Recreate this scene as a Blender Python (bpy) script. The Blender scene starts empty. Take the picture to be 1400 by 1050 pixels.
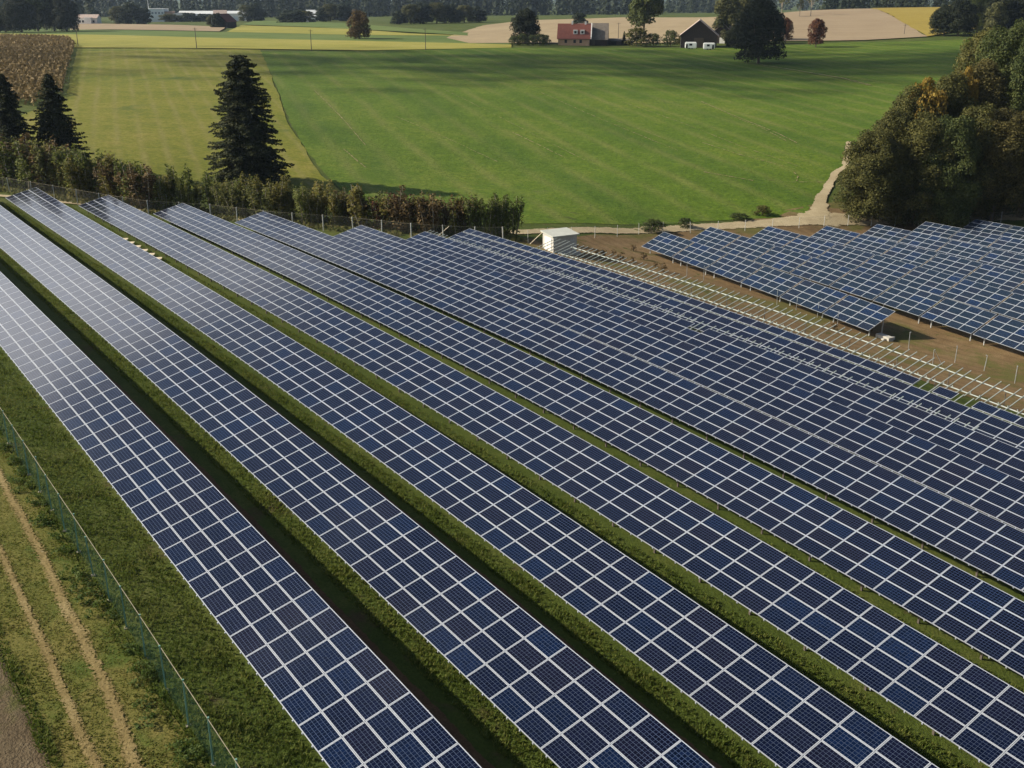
import bpy, bmesh, math, random
import numpy as np
from mathutils import Matrix, Vector
R = math.radians
random.seed(7); rng = np.random.default_rng(7)
S = bpy.context.scene; COL = S.collection

# ------------------------------------------------------------------ camera numbers
PITCH, AZ, FPX, CAMZ = 0.356139, 0.621375, 1451.64, 30.0
sa, ca = math.sin(AZ), math.cos(AZ)
def F2W(X, Y): return (-X*sa + Y*ca, X*ca + Y*sa)          # field axes (X along the rows, Y uphill side) -> world
def W2F(x, y): return (-x*sa + y*ca, x*ca + y*sa)
TILT = 0.238768; PX, PW = 1.67, 1.005; H0 = 1.0
ROWY = [12.532, 19.531, 26.630, 33.815, 40.825, 48.091, 55.091, 60.300, 66.739]
TC = [-27.17575, 3.86627, -0.31152, -0.96425, -0.10463, -0.61402, -0.22595, -0.34404, 0.27835, 0.11530]
def zfield(X, Y):                                          # height of the low table edge in the left field
    a, b = X/60.0, Y/25.0
    return (TC[0]+TC[1]*a+TC[2]*b+TC[3]*a*a+TC[4]*a*b+TC[5]*b*b+TC[6]*a**3+TC[7]*a*a*b+TC[8]*a*b*b+TC[9]*a**4) + CAMZ
RY = [96.133, 105.488, 114.615, 123.618, 132.638, 141.849, 151.178]
RT = [-33.05704, 0.74041, -1.07966, -0.32206, -1.06702, 0.15457]
RTILT, RYAW, RSC = 0.412674, 0.125468, 0.99723
def zright(X, Y):
    a, b = (X-80)/40.0, (Y-95)/30.0
    return RT[0]+RT[1]*a+RT[2]*b+RT[3]*a*a+RT[4]*a*b+RT[5]*b*b + CAMZ
def right_node(X, Y, j):                                   # yawed field on the right; returns world point
    yy = Y + j*PW*math.cos(RTILT)*RSC; zz = zright(X, Y) + j*PW*math.sin(RTILT)*RSC
    c, s = math.cos(RYAW), math.sin(RYAW)
    xr = 100+(X-100)*c-(yy-85)*s; yr = 85+(X-100)*s+(yy-85)*c
    x, y = F2W(xr, yr); return Vector((x, y, zz))
def left_node(X, Y, j):
    x, y = F2W(X, Y + j*PW*math.cos(TILT)); return Vector((x, y, zfield(X, Y) + j*PW*math.sin(TILT)))
def project(p):
    zc = p[1]*math.cos(PITCH) - (p[2]-CAMZ)*math.sin(PITCH)
    yc = -p[1]*math.sin(PITCH) - (p[2]-CAMZ)*math.cos(PITCH)
    if zc < .5: return (-9e9, 9e9)
    return 700 + FPX*p[0]/zc, 525 + FPX*yc/zc

# ------------------------------------------------------------------ terrain
ctrl = []
for X in (8, 25, 42, 60, 80, 100, 120, 138, 150):
    for Y in (8, 17, 27, 37, 47, 57, 67, 74):
        if Y > 58 and X > 112: continue
        ctrl.append((*F2W(X, Y), zfield(X, Y) - H0))
for X in (60, 75, 90, 107):
    for Y in RY[::2]:
        p = right_node(X, Y, 0); ctrl.append((p.x, p.y, p.z - H0))
ctrl += [(-30, 0, 4), (0, 0, 2), (40, 0, -2), (90, 20, -6), (-110, 60, 6.5), (-120, 130, 6.5), (160, 60, -7), (150, 130, -5.5), (130, 168, -3.5)]
ctrl += [(-95, 152, 4.4), (-55, 150, 2.6), (-25, 150, .6), (10, 152, -1.6), (50, 165, -3.2), (90, 172, -3.4), (-85, 180, 5), (0, 190, -1.6),
         (70, 200, -2.2), (0, 240, .6), (-90, 240, 5), (90, 250, .2), (0, 330, 4), (-130, 330, 7.2), (120, 340, 3.8), (0, 480, 7.4), (-170, 440, 8.2), (150, 480, 7.2),
         (-220, 600, 7.6), (0, 640, 8.2), (190, 600, 10.6), (-260, 713, 6), (60, 760, 8.5), (250, 800, 16), (340, 760, 17), (-330, 918, 3), (0, 930, 7), (-400, 1100, .5), (0, 1200, 3), (400, 1250, 6),
         (0, 1600, -3), (-600, 1600, -4), (600, 1600, 0), (0, 3000, -16), (-1500, 3000, -16), (1500, 3000, -14), (0, 9000, -30), (6000, 7000, -20), (-6000, 7000, -20), (6000, 0, 0), (-6000, 0, 5), (0, -400, 3), (-600, 300, 10), (600, 300, 2)]
ctrl = np.array(ctrl, float)
def comp(x, y):
    x = np.asarray(x, float); y = np.asarray(y, float) - 80
    r = np.hypot(x, y) + 1e-6; q = 90*np.log1p(r/90)/r
    return x*q, y*q
def _U(r2): return np.where(r2 > 1e-9, r2*np.log(r2 + 1e-12), 0)
cx, cy = comp(ctrl[:, 0], ctrl[:, 1]); n = len(cx)
K = _U((cx[:, None]-cx)**2 + (cy[:, None]-cy)**2) + np.eye(n)*60
P = np.stack([np.ones(n), cx, cy], 1)
A = np.block([[K, P], [P.T, np.zeros((3, 3))]])
sol = np.linalg.solve(A, np.concatenate([ctrl[:, 2], np.zeros(3)]))
def tps(x, y):
    a, b = comp(x, y); sh = a.shape; a = a.ravel(); b = b.ravel()
    out = np.empty(a.size)
    for i in range(0, a.size, 4000):
        s = slice(i, i+4000)
        out[s] = _U((a[s, None]-cx)**2 + (b[s, None]-cy)**2) @ sol[:n] + sol[n] + sol[n+1]*a[s] + sol[n+2]*b[s]
    return out.reshape(sh)
def lines(lo, hi, step, far, g=1.14):
    l = list(np.arange(lo, hi + .1, step)); s = step
    v = hi
    while v < far: s *= g; v += s; l.append(v)
    v = lo; s = step
    while v > -far if lo < 0 else v > -60: s *= g; v -= s; l.insert(0, v)
    return np.array(l)
GX = lines(-110, 130, 2.5, 9000); GY = lines(-10, 260, 2.5, 9500)
GZ = tps(*np.meshgrid(GX, GY))
def zg(x, y):
    x = np.clip(np.asarray(x, float), GX[0], GX[-1]-1e-6); y = np.clip(np.asarray(y, float), GY[0], GY[-1]-1e-6)
    i = np.clip(np.searchsorted(GX, x, 'right')-1, 0, len(GX)-2); j = np.clip(np.searchsorted(GY, y, 'right')-1, 0, len(GY)-2)
    a = (x-GX[i])/(GX[i+1]-GX[i]); b = (y-GY[j])/(GY[j+1]-GY[j])
    return (GZ[j, i]*(1-a)+GZ[j, i+1]*a)*(1-b) + (GZ[j+1, i]*(1-a)+GZ[j+1, i+1]*a)*b
def zf(x, y): return float(zg(x, y))
cp, sp = math.cos(PITCH), math.sin(PITCH)
def ray(u, v):
    a, b = (u-700)/FPX, (v-525)/FPX
    return np.array([a, cp - sp*b, -sp - cp*b])
_ss = np.concatenate([np.arange(10, 300, .25), np.arange(300, 1200, 1.0), np.arange(1200, 8000, 8.0)])
def at(u, v):                                              # where a line of sight meets the ground
    D = ray(u, v); p = D*_ss[:, None]
    h = p[:, 2] + CAMZ - zg(p[:, 0], p[:, 1]); k = int(np.argmax(h < 0))
    if not (h < 0).any(): k = len(_ss)-1
    t = h[k-1]/(h[k-1]-h[k]+1e-9) if k else 0
    q = p[k-1]*(1-t) + p[k]*t
    return float(q[0]), float(q[1])
def atd(u, by):                                            # on the ground at a given distance ahead
    v = 60.
    x = 0.
    for _ in range(12):
        x = (u-700)/FPX*(by*cp - (zf(x, by)-CAMZ)*sp)
    return x, by

# ------------------------------------------------------------------ materials
MATS = {}
def nd(nt, t, **k):
    o = nt.nodes.new(t)
    for a, b in k.items(): setattr(o, a, b)
    return o
def base_mat(name, rough=.9, spec=.3):
    m = bpy.data.materials.new(name); m.use_nodes = True; MATS[name] = m
    b = m.node_tree.nodes['Principled BSDF']; b.inputs['Roughness'].default_value = rough; b.inputs['Specular IOR Level'].default_value = spec
    return m, m.node_tree, b
def ramp(nt, fac, stops):
    r = nd(nt, 'ShaderNodeValToRGB'); e = r.color_ramp.elements
    while len(e) < len(stops): e.new(.5)
    for i, (p, c) in enumerate(stops): e[i].position = p; e[i].color = (*c, 1)
    nt.links.new(fac, r.inputs[0]); return r.outputs[0]
def noise(nt, vec, scale, detail=4, rough=.55, dist=0):
    o = nd(nt, 'ShaderNodeTexNoise'); o.inputs['Scale'].default_value = scale; o.inputs['Detail'].default_value = detail
    o.inputs['Roughness'].default_value = rough; o.inputs['Distortion'].default_value = dist
    if vec is not None: nt.links.new(vec, o.inputs['Vector'])
    return o.outputs['Fac']
def mixc(nt, fac, a, b, mode='MIX'):
    o = nd(nt, 'ShaderNodeMix', data_type='RGBA', blend_type=mode)
    for s, v in ((0, fac), (6, a), (7, b)):
        if hasattr(v, 'links'): nt.links.new(v, o.inputs[s])
        elif s == 0: o.inputs[0].default_value = v
        else: o.inputs[s].default_value = (*v, 1)
    return o.outputs[2]
def mth(nt, op, a, b=None, c=None, clamp=False):
    o = nd(nt, 'ShaderNodeMath', operation=op, use_clamp=clamp)
    for i, v in enumerate((a, b, c)):
        if v is None: continue
        if hasattr(v, 'links'): nt.links.new(v, o.inputs[i])
        else: o.inputs[i].default_value = v
    return o.outputs[0]
def pos(nt, rot=0, scale=(1, 1, 1)):
    g = nd(nt, 'ShaderNodeNewGeometry'); mp = nd(nt, 'ShaderNodeMapping'); mp.inputs['Rotation'].default_value = (0, 0, rot); mp.inputs['Scale'].default_value = scale
    nt.links.new(g.outputs['Position'], mp.inputs['Vector']); return mp.outputs[0]
def bump(nt, b, h, strength, dist):
    o = nd(nt, 'ShaderNodeBump'); o.inputs['Strength'].default_value = strength; o.inputs['Distance'].default_value = dist
    nt.links.new(h, o.inputs['Height']); nt.links.new(o.outputs[0], b.inputs['Normal'])
def plain(name, col, rough=.6, metal=0, var=.12, scale=3.0, spec=.4, bmp=0):
    m, nt, b = base_mat(name, rough, spec); b.inputs['Metallic'].default_value = metal
    f = noise(nt, pos(nt), scale, 5)
    lo = tuple(c*(1-var) for c in col); hi = tuple(min(1, c*(1+var)) for c in col)
    nt.links.new(ramp(nt, f, [(.3, lo), (.7, hi)]), b.inputs['Base Color'])
    if bmp: bump(nt, b, noise(nt, pos(nt), scale*4, 4), bmp, .05)
    return m
def ground_mat(name, cols, big=.03, mid=.35, fine=5.0, bstr=.5, bdist=.08, stripe=None, patch=None, finevar=.5):
    """cols: dark, mid, light tones of the cover itself; stripe=(rotation, period m, amount, colour); patch=(scale, threshold, colour)"""
    m, nt, b = base_mat(name, .95, .15)
    v = pos(nt)
    f1 = noise(nt, v, big, 5, .6); f2 = noise(nt, v, mid, 6, .65); f3 = noise(nt, v, fine, 3, .7)
    f = mth(nt, 'ADD', mth(nt, 'MULTIPLY', f1, .45), mth(nt, 'ADD', mth(nt, 'MULTIPLY', f2, .35), mth(nt, 'MULTIPLY', f3, .2)))
    c = ramp(nt, f, [(.36, cols[0]), (.5, cols[1]), (.63, cols[2])])
    if stripe:
        for (rot, per, amt, sc) in stripe:
            w = nd(nt, 'ShaderNodeTexWave', wave_type='BANDS', bands_direction='X'); w.inputs['Scale'].default_value = 1.0/per*.314
            w.inputs['Distortion'].default_value = 1.2; w.inputs['Detail'].default_value = 3; w.inputs['Detail Scale'].default_value = .6
            nt.links.new(pos(nt, rot), w.inputs['Vector'])
            st = noise(nt, pos(nt, rot, (.5, .12, 1)), .25, 4, .6)
            k = mth(nt, 'MULTIPLY', mth(nt, 'POWER', w.outputs['Fac'], 4.0), mth(nt, 'MULTIPLY', mth(nt, 'SUBTRACT', st, .25, clamp=True), amt*2.2), clamp=True)
            c = mixc(nt, k, c, sc)
    if patch:
        for (sc, th, wid, pc) in patch:
            k = mth(nt, 'DIVIDE', mth(nt, 'SUBTRACT', noise(nt, v, sc, 6, .62, .4), th), wid, clamp=True)
            c = mixc(nt, k, c, pc)
    g = mth(nt, 'ADD', mth(nt, 'MULTIPLY', f3, finevar*2), 1-finevar)
    c = mixc(nt, 1.0, c, g, 'MULTIPLY')
    nt.links.new(c, b.inputs['Base Color'])
    bump(nt, b, mth(nt, 'ADD', f3, f2), bstr, bdist)
    return m
def leaf_mat(name, cols, rough=.75, trans=.25):
    m, nt, b = base_mat(name, rough, .25)
    g = nd(nt, 'ShaderNodeNewGeometry'); oi = nd(nt, 'ShaderNodeObjectInfo')
    f = mth(nt, 'ADD', mth(nt, 'MULTIPLY', g.outputs['Random Per Island'], .55), mth(nt, 'MULTIPLY', noise(nt, pos(nt), .7, 3), .6))
    f = mth(nt, 'ADD', f, mth(nt, 'MULTIPLY', mth(nt, 'SUBTRACT', oi.outputs['Random'], .5), .18))
    f = mth(nt, 'ADD', f, mth(nt, 'MULTIPLY', mth(nt, 'SUBTRACT', noise(nt, pos(nt), .16, 3), .5), .7))
    c = ramp(nt, f, [(.25, cols[0]), (.55, cols[1]), (.9, cols[2])])
    nt.links.new(c, b.inputs['Base Color'])
    t = nd(nt, 'ShaderNodeBsdfTranslucent'); nt.links.new(c, t.inputs['Color'])
    mx = nd(nt, 'ShaderNodeMixShader'); mx.inputs[0].default_value = trans
    nt.links.new(b.outputs[0], mx.inputs[1]); nt.links.new(t.outputs[0], mx.inputs[2])
    nt.links.new(mx.outputs[0], nt.nodes['Material Output'].inputs['Surface'])
    return m

# solar glass: ten by six cells, light conductor grid, tone differs from panel to panel
def glass_mat(name, tones):
    m, nt, b = base_mat(name, .1, .5)
    uv = nd(nt, 'ShaderNodeUVMap'); sx = nd(nt, 'ShaderNodeSeparateXYZ'); nt.links.new(uv.outputs[0], sx.inputs[0])
    def gl(o, cells, w):
        f = mth(nt, 'FRACT', mth(nt, 'MULTIPLY', o, cells))
        d = mth(nt, 'ABSOLUTE', mth(nt, 'SUBTRACT', f, .5))
        return mth(nt, 'GREATER_THAN', d, .5 - w)
    grid = mth(nt, 'MAXIMUM', gl(sx.outputs[0], 10, .026), gl(sx.outputs[1], 6, .042))
    bus = mth(nt, 'MULTIPLY', mth(nt, 'GREATER_THAN', mth(nt, 'ABSOLUTE', mth(nt, 'SUBTRACT', mth(nt, 'FRACT', mth(nt, 'MULTIPLY', sx.outputs[1], 18)), .5)), .465), .45)
    g = nd(nt, 'ShaderNodeNewGeometry'); oi = nd(nt, 'ShaderNodeObjectInfo')
    rnd = mth(nt, 'FRACT', mth(nt, 'ADD', mth(nt, 'MULTIPLY', g.outputs['Random Per Island'], 7.31), mth(nt, 'MULTIPLY', oi.outputs['Random'], 3.77)))
    c = ramp(nt, rnd, tones)
    cn = nd(nt, 'ShaderNodeTexWhiteNoise', noise_dimensions='3D')
    vm = nd(nt, 'ShaderNodeVectorMath', operation='MULTIPLY'); vm.inputs[1].default_value = (10, 6, 1); nt.links.new(uv.outputs[0], vm.inputs[0])
    fl = nd(nt, 'ShaderNodeVectorMath', operation='FLOOR'); nt.links.new(vm.outputs[0], fl.inputs[0]); nt.links.new(fl.outputs[0], cn.inputs['Vector'])
    c = mixc(nt, 1.0, c, mth(nt, 'ADD', mth(nt, 'MULTIPLY', cn.outputs['Value'], .5), .75), 'MULTIPLY')
    c = mixc(nt, mth(nt, 'MULTIPLY', bus, .6), c, (.026, .038, .066))
    c = mixc(nt, grid, c, (.075, .10, .16))
    e = mth(nt, 'MAXIMUM', mth(nt, 'ABSOLUTE', mth(nt, 'SUBTRACT', sx.outputs[0], .5)), mth(nt, 'SUBTRACT', mth(nt, 'ABSOLUTE', mth(nt, 'SUBTRACT', sx.outputs[1], .5)), .0))
    ex = mth(nt, 'GREATER_THAN', mth(nt, 'ABSOLUTE', mth(nt, 'SUBTRACT', sx.outputs[0], .5)), .5-.008)
    ey = mth(nt, 'GREATER_THAN', mth(nt, 'ABSOLUTE', mth(nt, 'SUBTRACT', sx.outputs[1], .5)), .5-.012)
    c = mixc(nt, mth(nt, 'MAXIMUM', ex, ey), c, (.42, .45, .50))
    nt.links.new(c, b.inputs['Base Color'])
    dirt = noise(nt, pos(nt), .9, 4)
    nt.links.new(mth(nt, 'ADD', mth(nt, 'MULTIPLY', dirt, .10), .07), b.inputs['Roughness'])
    b.inputs['IOR'].default_value = 1.45
    return m
M = {}
M['glass'] = glass_mat('solar_glass', [(0, (.0018, .0036, .0165)), (.42, (.0024, .0046, .0195)), (.64, (.0052, .0048, .0150)), (.84, (.0022, .0060, .0235)), (1, (.0022, .0085, .034))])
M['glass_teal'] = glass_mat('solar_glass_teal', [(0, (.0060, .0145, .027)), (.42, (.0075, .0170, .031)), (.64, (.0095, .0140, .027)), (.84, (.0060, .0165, .040)), (1, (.0050, .0180, .058))])
M['alu'] = plain('aluminium_frame', (.50, .53, .58), .45, .3, .06, 2)
M['back'] = plain('module_back', (.30, .30, .31), .7)
M['galv'] = plain('galvanised_steel', (.50, .52, .52), .5, .35, .15, 4)
M['galvw'] = plain('pale_rail', (.38, .42, .39), .5, .15, .1, 4)
M['timber'] = plain('fresh_timber', (.70, .60, .44), .8, 0, .15, 6)
M['grey_post'] = plain('grey_post', (.52, .52, .48), .7, .1, .15, 5)
M['green_post'] = plain('green_post', (.16, .31, .25), .5, .1, .1, 5)
plain('weathered_pole', (.12, .10, .085), .9, 0, .2, 3)
M['bark'] = plain('bark', (.10, .078, .055), .95, 0, .35, 6, bmp=.6)
M['pale_bark'] = plain('pale_bark', (.30, .26, .20), .95, 0, .3, 6, bmp=.4)

# ------------------------------------------------------------------ object helpers
def link(o, parent=None):
    COL.objects.link(o)
    if parent is not None: o.parent = parent
    return o
def empty(name, loc, rz=0):
    o = bpy.data.objects.new(name, None); o.empty_display_size = .3; o.location = loc; o.rotation_euler = (0, 0, rz); return link(o)
def tag(o, label=None, cat=None, group=None, kind=None):
    if label: o['label'] = label
    if cat: o['category'] = cat
    if group: o['group'] = group
    if kind: o['kind'] = kind
    return o
class MB:
    def __init__(s): s.v = []; s.f = []; s.m = []; s.uv = None
    def add(s, vs, fs, mi=0):
        o = len(s.v); s.v += [tuple(v) for v in vs]; s.f += [tuple(i+o for i in f) for f in fs]; s.m += [mi]*len(fs)
    def box(s, lo, hi, mi=0, mtx=None):
        (a, b, c), (d, e, f) = lo, hi
        vs = [Vector(p) for p in ((a, b, c), (d, b, c), (d, e, c), (a, e, c), (a, b, f), (d, b, f), (d, e, f), (a, e, f))]
        if mtx: vs = [mtx @ v for v in vs]
        s.add(vs, [(0, 3, 2, 1), (4, 5, 6, 7), (0, 1, 5, 4), (1, 2, 6, 5), (2, 3, 7, 6), (3, 0, 4, 7)], mi)
    def bar(s, p, q, w, h=None, mi=0, up=(0, 0, 1)):
        p, q = Vector(p), Vector(q); h = h or w; d = (q-p); L = d.length
        if L < 1e-5: return
        d /= L; u = Vector(up)
        if abs(d.dot(u)) > .98: u = Vector((0, 1, 0))
        r = d.cross(u).normalized(); u = r.cross(d)
        vs = [e + r*(a*w/2) + u*(b*h/2) for e in (p, q) for a, b in ((-1, -1), (1, -1), (1, 1), (-1, 1))]
        s.add(vs, [(3, 2, 1, 0), (4, 5, 6, 7), (0, 1, 5, 4), (1, 2, 6, 5), (2, 3, 7, 6), (3, 0, 4, 7)], mi)
    def tube(s, pts, rad, n=6, mi=0):
        pts = [Vector(p) for p in pts]; o = len(s.v)
        for i, p in enumerate(pts):
            d = (pts[min(i+1, len(pts)-1)] - pts[max(i-1, 0)]).normalized()
            a = Vector((1, 0, 0)) if abs(d.x) < .9 else Vector((0, 1, 0)); r = d.cross(a).normalized(); t = r.cross(d)
            ra = rad[i] if hasattr(rad, '__len__') else rad
            s.v += [tuple(p + (r*math.cos(k*2*math.pi/n) + t*math.sin(k*2*math.pi/n))*ra) for k in range(n)]
        for i in range(len(pts)-1):
            for k in range(n):
                s.f.append((o+i*n+k, o+i*n+(k+1) % n, o+(i+1)*n+(k+1) % n, o+(i+1)*n+k)); s.m.append(mi)
        s.f.append(tuple(o+(len(pts)-1)*n+k for k in range(n))); s.m.append(mi)
    def mesh(s, name, mats, smooth=False):
        me = bpy.data.meshes.new(name); me.from_pydata(s.v, [], s.f)
        for m in (mats if isinstance(mats, (list, tuple)) else [mats]): me.materials.append(m)
        me.polygons.foreach_set('material_index', s.m)
        if smooth: me.polygons.foreach_set('use_smooth', [True]*len(s.f))
        me.update(); return me
    def build(s, name, mats, parent=None, smooth=False, loc=None):
        o = bpy.data.objects.new(name, s.mesh(name, mats, smooth))
        if loc is not None: o.location = loc
        return link(o, parent)
def npmesh(name, V, Fq, mat):
    """V (n,3) and faces (m,k) arrays"""
    me = bpy.data.meshes.new(name); k = Fq.shape[1]
    me.vertices.add(len(V)); me.vertices.foreach_set('co', np.asarray(V, np.float32).ravel())
    me.loops.add(Fq.size); me.loops.foreach_set('vertex_index', Fq.astype(np.int32).ravel())
    me.polygons.add(len(Fq)); me.polygons.foreach_set('loop_start', np.arange(0, Fq.size, k, dtype=np.int32))
    me.materials.append(mat); me.update(calc_edges=True); me.validate(); return me
def copy_tree(o, parent=None):
    c = o.copy(); COL.objects.link(c)
    if parent is not None: c.parent = parent
    for ch in list(o.children): copy_tree(ch, c)
    return c

# ------------------------------------------------------------------ ground
def off(x, y): return .05 + .0006*max(0, math.hypot(x, y)-150)
def sheet(name, poly, mat, lift=1.0, step=5., jit=0.25, seg=6.):
    pts = []
    for i, p in enumerate(poly):
        q = poly[(i+1) % len(poly)]; L = math.hypot(q[0]-p[0], q[1]-p[1]); k = max(1, int(L/seg))
        for t in range(k):
            f = t/k; pts.append((p[0]+(q[0]-p[0])*f + random.uniform(-jit, jit), p[1]+(q[1]-p[1])*f + random.uniform(-jit, jit)))
    bm = bmesh.new(); vs = [bm.verts.new((x, y, 0)) for x, y in pts]; f = bm.faces.new(vs)
    bmesh.ops.triangulate(bm, faces=[f])
    for ax in (0, 1):
        lo = min(p[ax] for p in pts); hi = max(p[ax] for p in pts)
        st = max(step, (hi-lo)/60)
        for c in np.arange(lo+st, hi, st):
            co = [0, 0, 0]; no = [0, 0, 0]; co[ax] = c; no[ax] = 1
            bmesh.ops.bisect_plane(bm, geom=bm.verts[:]+bm.edges[:]+bm.faces[:], plane_co=co, plane_no=no)
    for v in bm.verts: v.co.z = zf(v.co.x, v.co.y) + off(v.co.x, v.co.y)*lift
    bmesh.ops.recalc_face_normals(bm, faces=bm.faces[:])
    if sum(f.normal.z for f in bm.faces) < 0: bmesh.ops.reverse_faces(bm, faces=bm.faces[:])
    me = bpy.data.meshes.new(name); bm.to_mesh(me); bm.free(); me.materials.append(mat)
    me.polygons.foreach_set('use_smooth', [True]*len(me.polygons))
    return tag(link(bpy.data.objects.new(name, me)), kind='structure')
def ribbon(name, pts, widths, mat, lift=2.0, wob=.15):
    """strip of bare ground along a path of world points"""
    P2 = []; W2 = []
    for i in range(len(pts)-1):
        L = math.dist(pts[i], pts[i+1]); k = max(1, int(L/2.))
        for t in range(k):
            f = t/k; P2.append((pts[i][0]*(1-f)+pts[i+1][0]*f, pts[i][1]*(1-f)+pts[i+1][1]*f)); W2.append(widths[i]*(1-f)+widths[i+1]*f)
    P2.append(pts[-1]); W2.append(widths[-1]); mb = MB(); vs = []; fs = []; nc = 4
    for i, p in enumerate(P2):
        a = P2[max(i-1, 0)]; b = P2[min(i+1, len(P2)-1)]; d = (b[0]-a[0], b[1]-a[1]); L = math.hypot(*d) or 1; nx, ny = -d[1]/L, d[0]/L
        w0 = W2[i]/2 + random.uniform(-wob, wob); w1 = W2[i]/2 + random.uniform(-wob, wob)
        for c in range(nc+1):
            s = -w0 + (w0+w1)*c/nc; x, y = p[0]+nx*s, p[1]+ny*s; vs.append((x, y, zf(x, y)+off(x, y)*lift))
    for i in range(len(P2)-1):
        for c in range(nc): a = i*(nc+1)+c; fs.append((a+1, a, a+nc+1, a+nc+2))
    mb.add(vs, fs); o = mb.build(name, mat, smooth=True); uv = o.data.uv_layers.new(name='UVMap')
    for p in o.data.polygons:
        for li in p.loop_indices: uv.data[li].uv = (o.data.loops[li].vertex_index % (nc+1)/nc, o.data.loops[li].vertex_index//(nc+1))
    return tag(o, kind='structure')
def ragged(m, amount=.55, scale=1.6):
    """the strip thins out into the grass along its two edges"""
    nt = m.node_tree; b = nt.nodes['Principled BSDF']; uv = nd(nt, 'ShaderNodeUVMap'); sx = nd(nt, 'ShaderNodeSeparateXYZ'); nt.links.new(uv.outputs[0], sx.inputs[0])
    d = mth(nt, 'MULTIPLY', mth(nt, 'ABSOLUTE', mth(nt, 'SUBTRACT', sx.outputs[0], .5)), 2)
    n_ = noise(nt, pos(nt), scale, 6, .7); k = mth(nt, 'GREATER_THAN', mth(nt, 'ADD', mth(nt, 'MULTIPLY', mth(nt, 'SUBTRACT', n_, .5), amount*3), 1-amount), d)
    nt.links.new(k, b.inputs['Alpha'])

GRASS = ground_mat('rough_grass', [(.042, .064, .010), (.065, .090, .015), (.108, .118, .029)], .06, .5, 7, .8, .10, patch=[(.35, .60, .10, (.085, .066, .030))])
idx = np.arange(len(GX)*len(GY)).reshape(len(GY), len(GX))
V = np.stack([*np.meshgrid(GX, GY), GZ], -1).reshape(-1, 3)
Fq = np.stack([idx[:-1, :-1], idx[:-1, 1:], idx[1:, 1:], idx[1:, :-1]], -1).reshape(-1, 4)
me = npmesh('ground', V, Fq, GRASS); me.polygons.foreach_set('use_smooth', [True]*len(me.polygons))
tag(link(bpy.data.objects.new('ground', me)), kind='structure')

pix = lambda *l: [at(*p) for p in l]
m_green = ground_mat('green_crop', [(.050, .094, .006), (.080, .132, .010), (.130, .165, .020)], .02, .30, 1.3, 1.0, .16,
                     stripe=[(R(-17), 8, .75, (.15, .165, .04)), (R(-21), 31, .5, (.03, .075, .008))], patch=[(.045, .66, .10, (.12, .13, .045)), (.16, .74, .05, (.24, .20, .12))], finevar=.55)
m_mead = ground_mat('mown_meadow', [(.095, .118, .010), (.150, .158, .016), (.225, .195, .040)], .03, .3, 1.4, .8, .12,
                    stripe=[(R(-19.5), 4.1, .55, (.23, .20, .07))], patch=[(.05, .56, .16, (.065, .100, .014))], finevar=.45)
m_yel = ground_mat('yellow_stubble', [(.20, .20, .035), (.27, .255, .05), (.33, .29, .08)], .02, .1, 1.2, .3, .08, finevar=.15)
m_pale = ground_mat('pale_green_meadow', [(.075, .12, .025), (.105, .15, .036), (.14, .175, .05)], .015, .1, 1.2, .3, .08, finevar=.15)
m_tan = ground_mat('harvested_field', [(.27, .205, .12), (.34, .265, .16), (.40, .315, .19)], .006, .06, .8, .4, .1, stripe=[(R(15), 22, .45, (.27, .21, .12))], finevar=.15)
m_plough = ground_mat('ploughed_field', [(.25, .185, .115), (.30, .23, .145), (.34, .265, .17)], .008, .06, .8, .4, .1, stripe=[(R(-60), 18, .4, (.25, .18, .12))], finevar=.15)
m_ochre = ground_mat('ochre_field', [(.22, .17, .03), (.28, .21, .04), (.33, .26, .06)], .01, .3, 1.2, .5, .1, finevar=.2)
m_track = ground_mat('gravel_track', [(.32, .255, .15), (.42, .345, .215), (.52, .435, .285)], .05, .5, 6, .5, .05, patch=[(.5, .62, .08, (.15, .15, .06))], finevar=.3)
m_soil = ground_mat('bare_brown_soil', [(.13, .082, .038), (.20, .132, .064), (.27, .19, .10)], .06, .6, 7, .9, .12, stripe=[(-AZ, 1.7, .6, (.10, .065, .032))], patch=[(.13, .50, .10, (.125, .115, .034)), (.5, .60, .08, (.075, .085, .02))], finevar=.45)
m_dark = ground_mat('dark_brown_soil', [(.085, .047, .024), (.125, .072, .037), (.17, .10, .052)], .1, 1, 9, .9, .1, finevar=.5)  # darker brown tone for the soil strips behind the first two rows
m_verge = ground_mat('dry_verge', [(.078, .090, .015), (.122, .122, .026), (.19, .158, .048)], .08, .55, 8, .6, .06, patch=[(.3, .52, .12, (.070, .098, .016))], finevar=.5)
m_rut = ground_mat('worn_wheel_rut', [(.17, .125, .045), (.24, .18, .075), (.32, .25, .12)], .15, .8, 8, .7, .06, patch=[(.9, .66, .06, (.34, .30, .20))], finevar=.5)

ragged(m_rut, .72, 9); ragged(m_dark, .35, 1.5); ragged(m_track, .30, .8)
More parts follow.
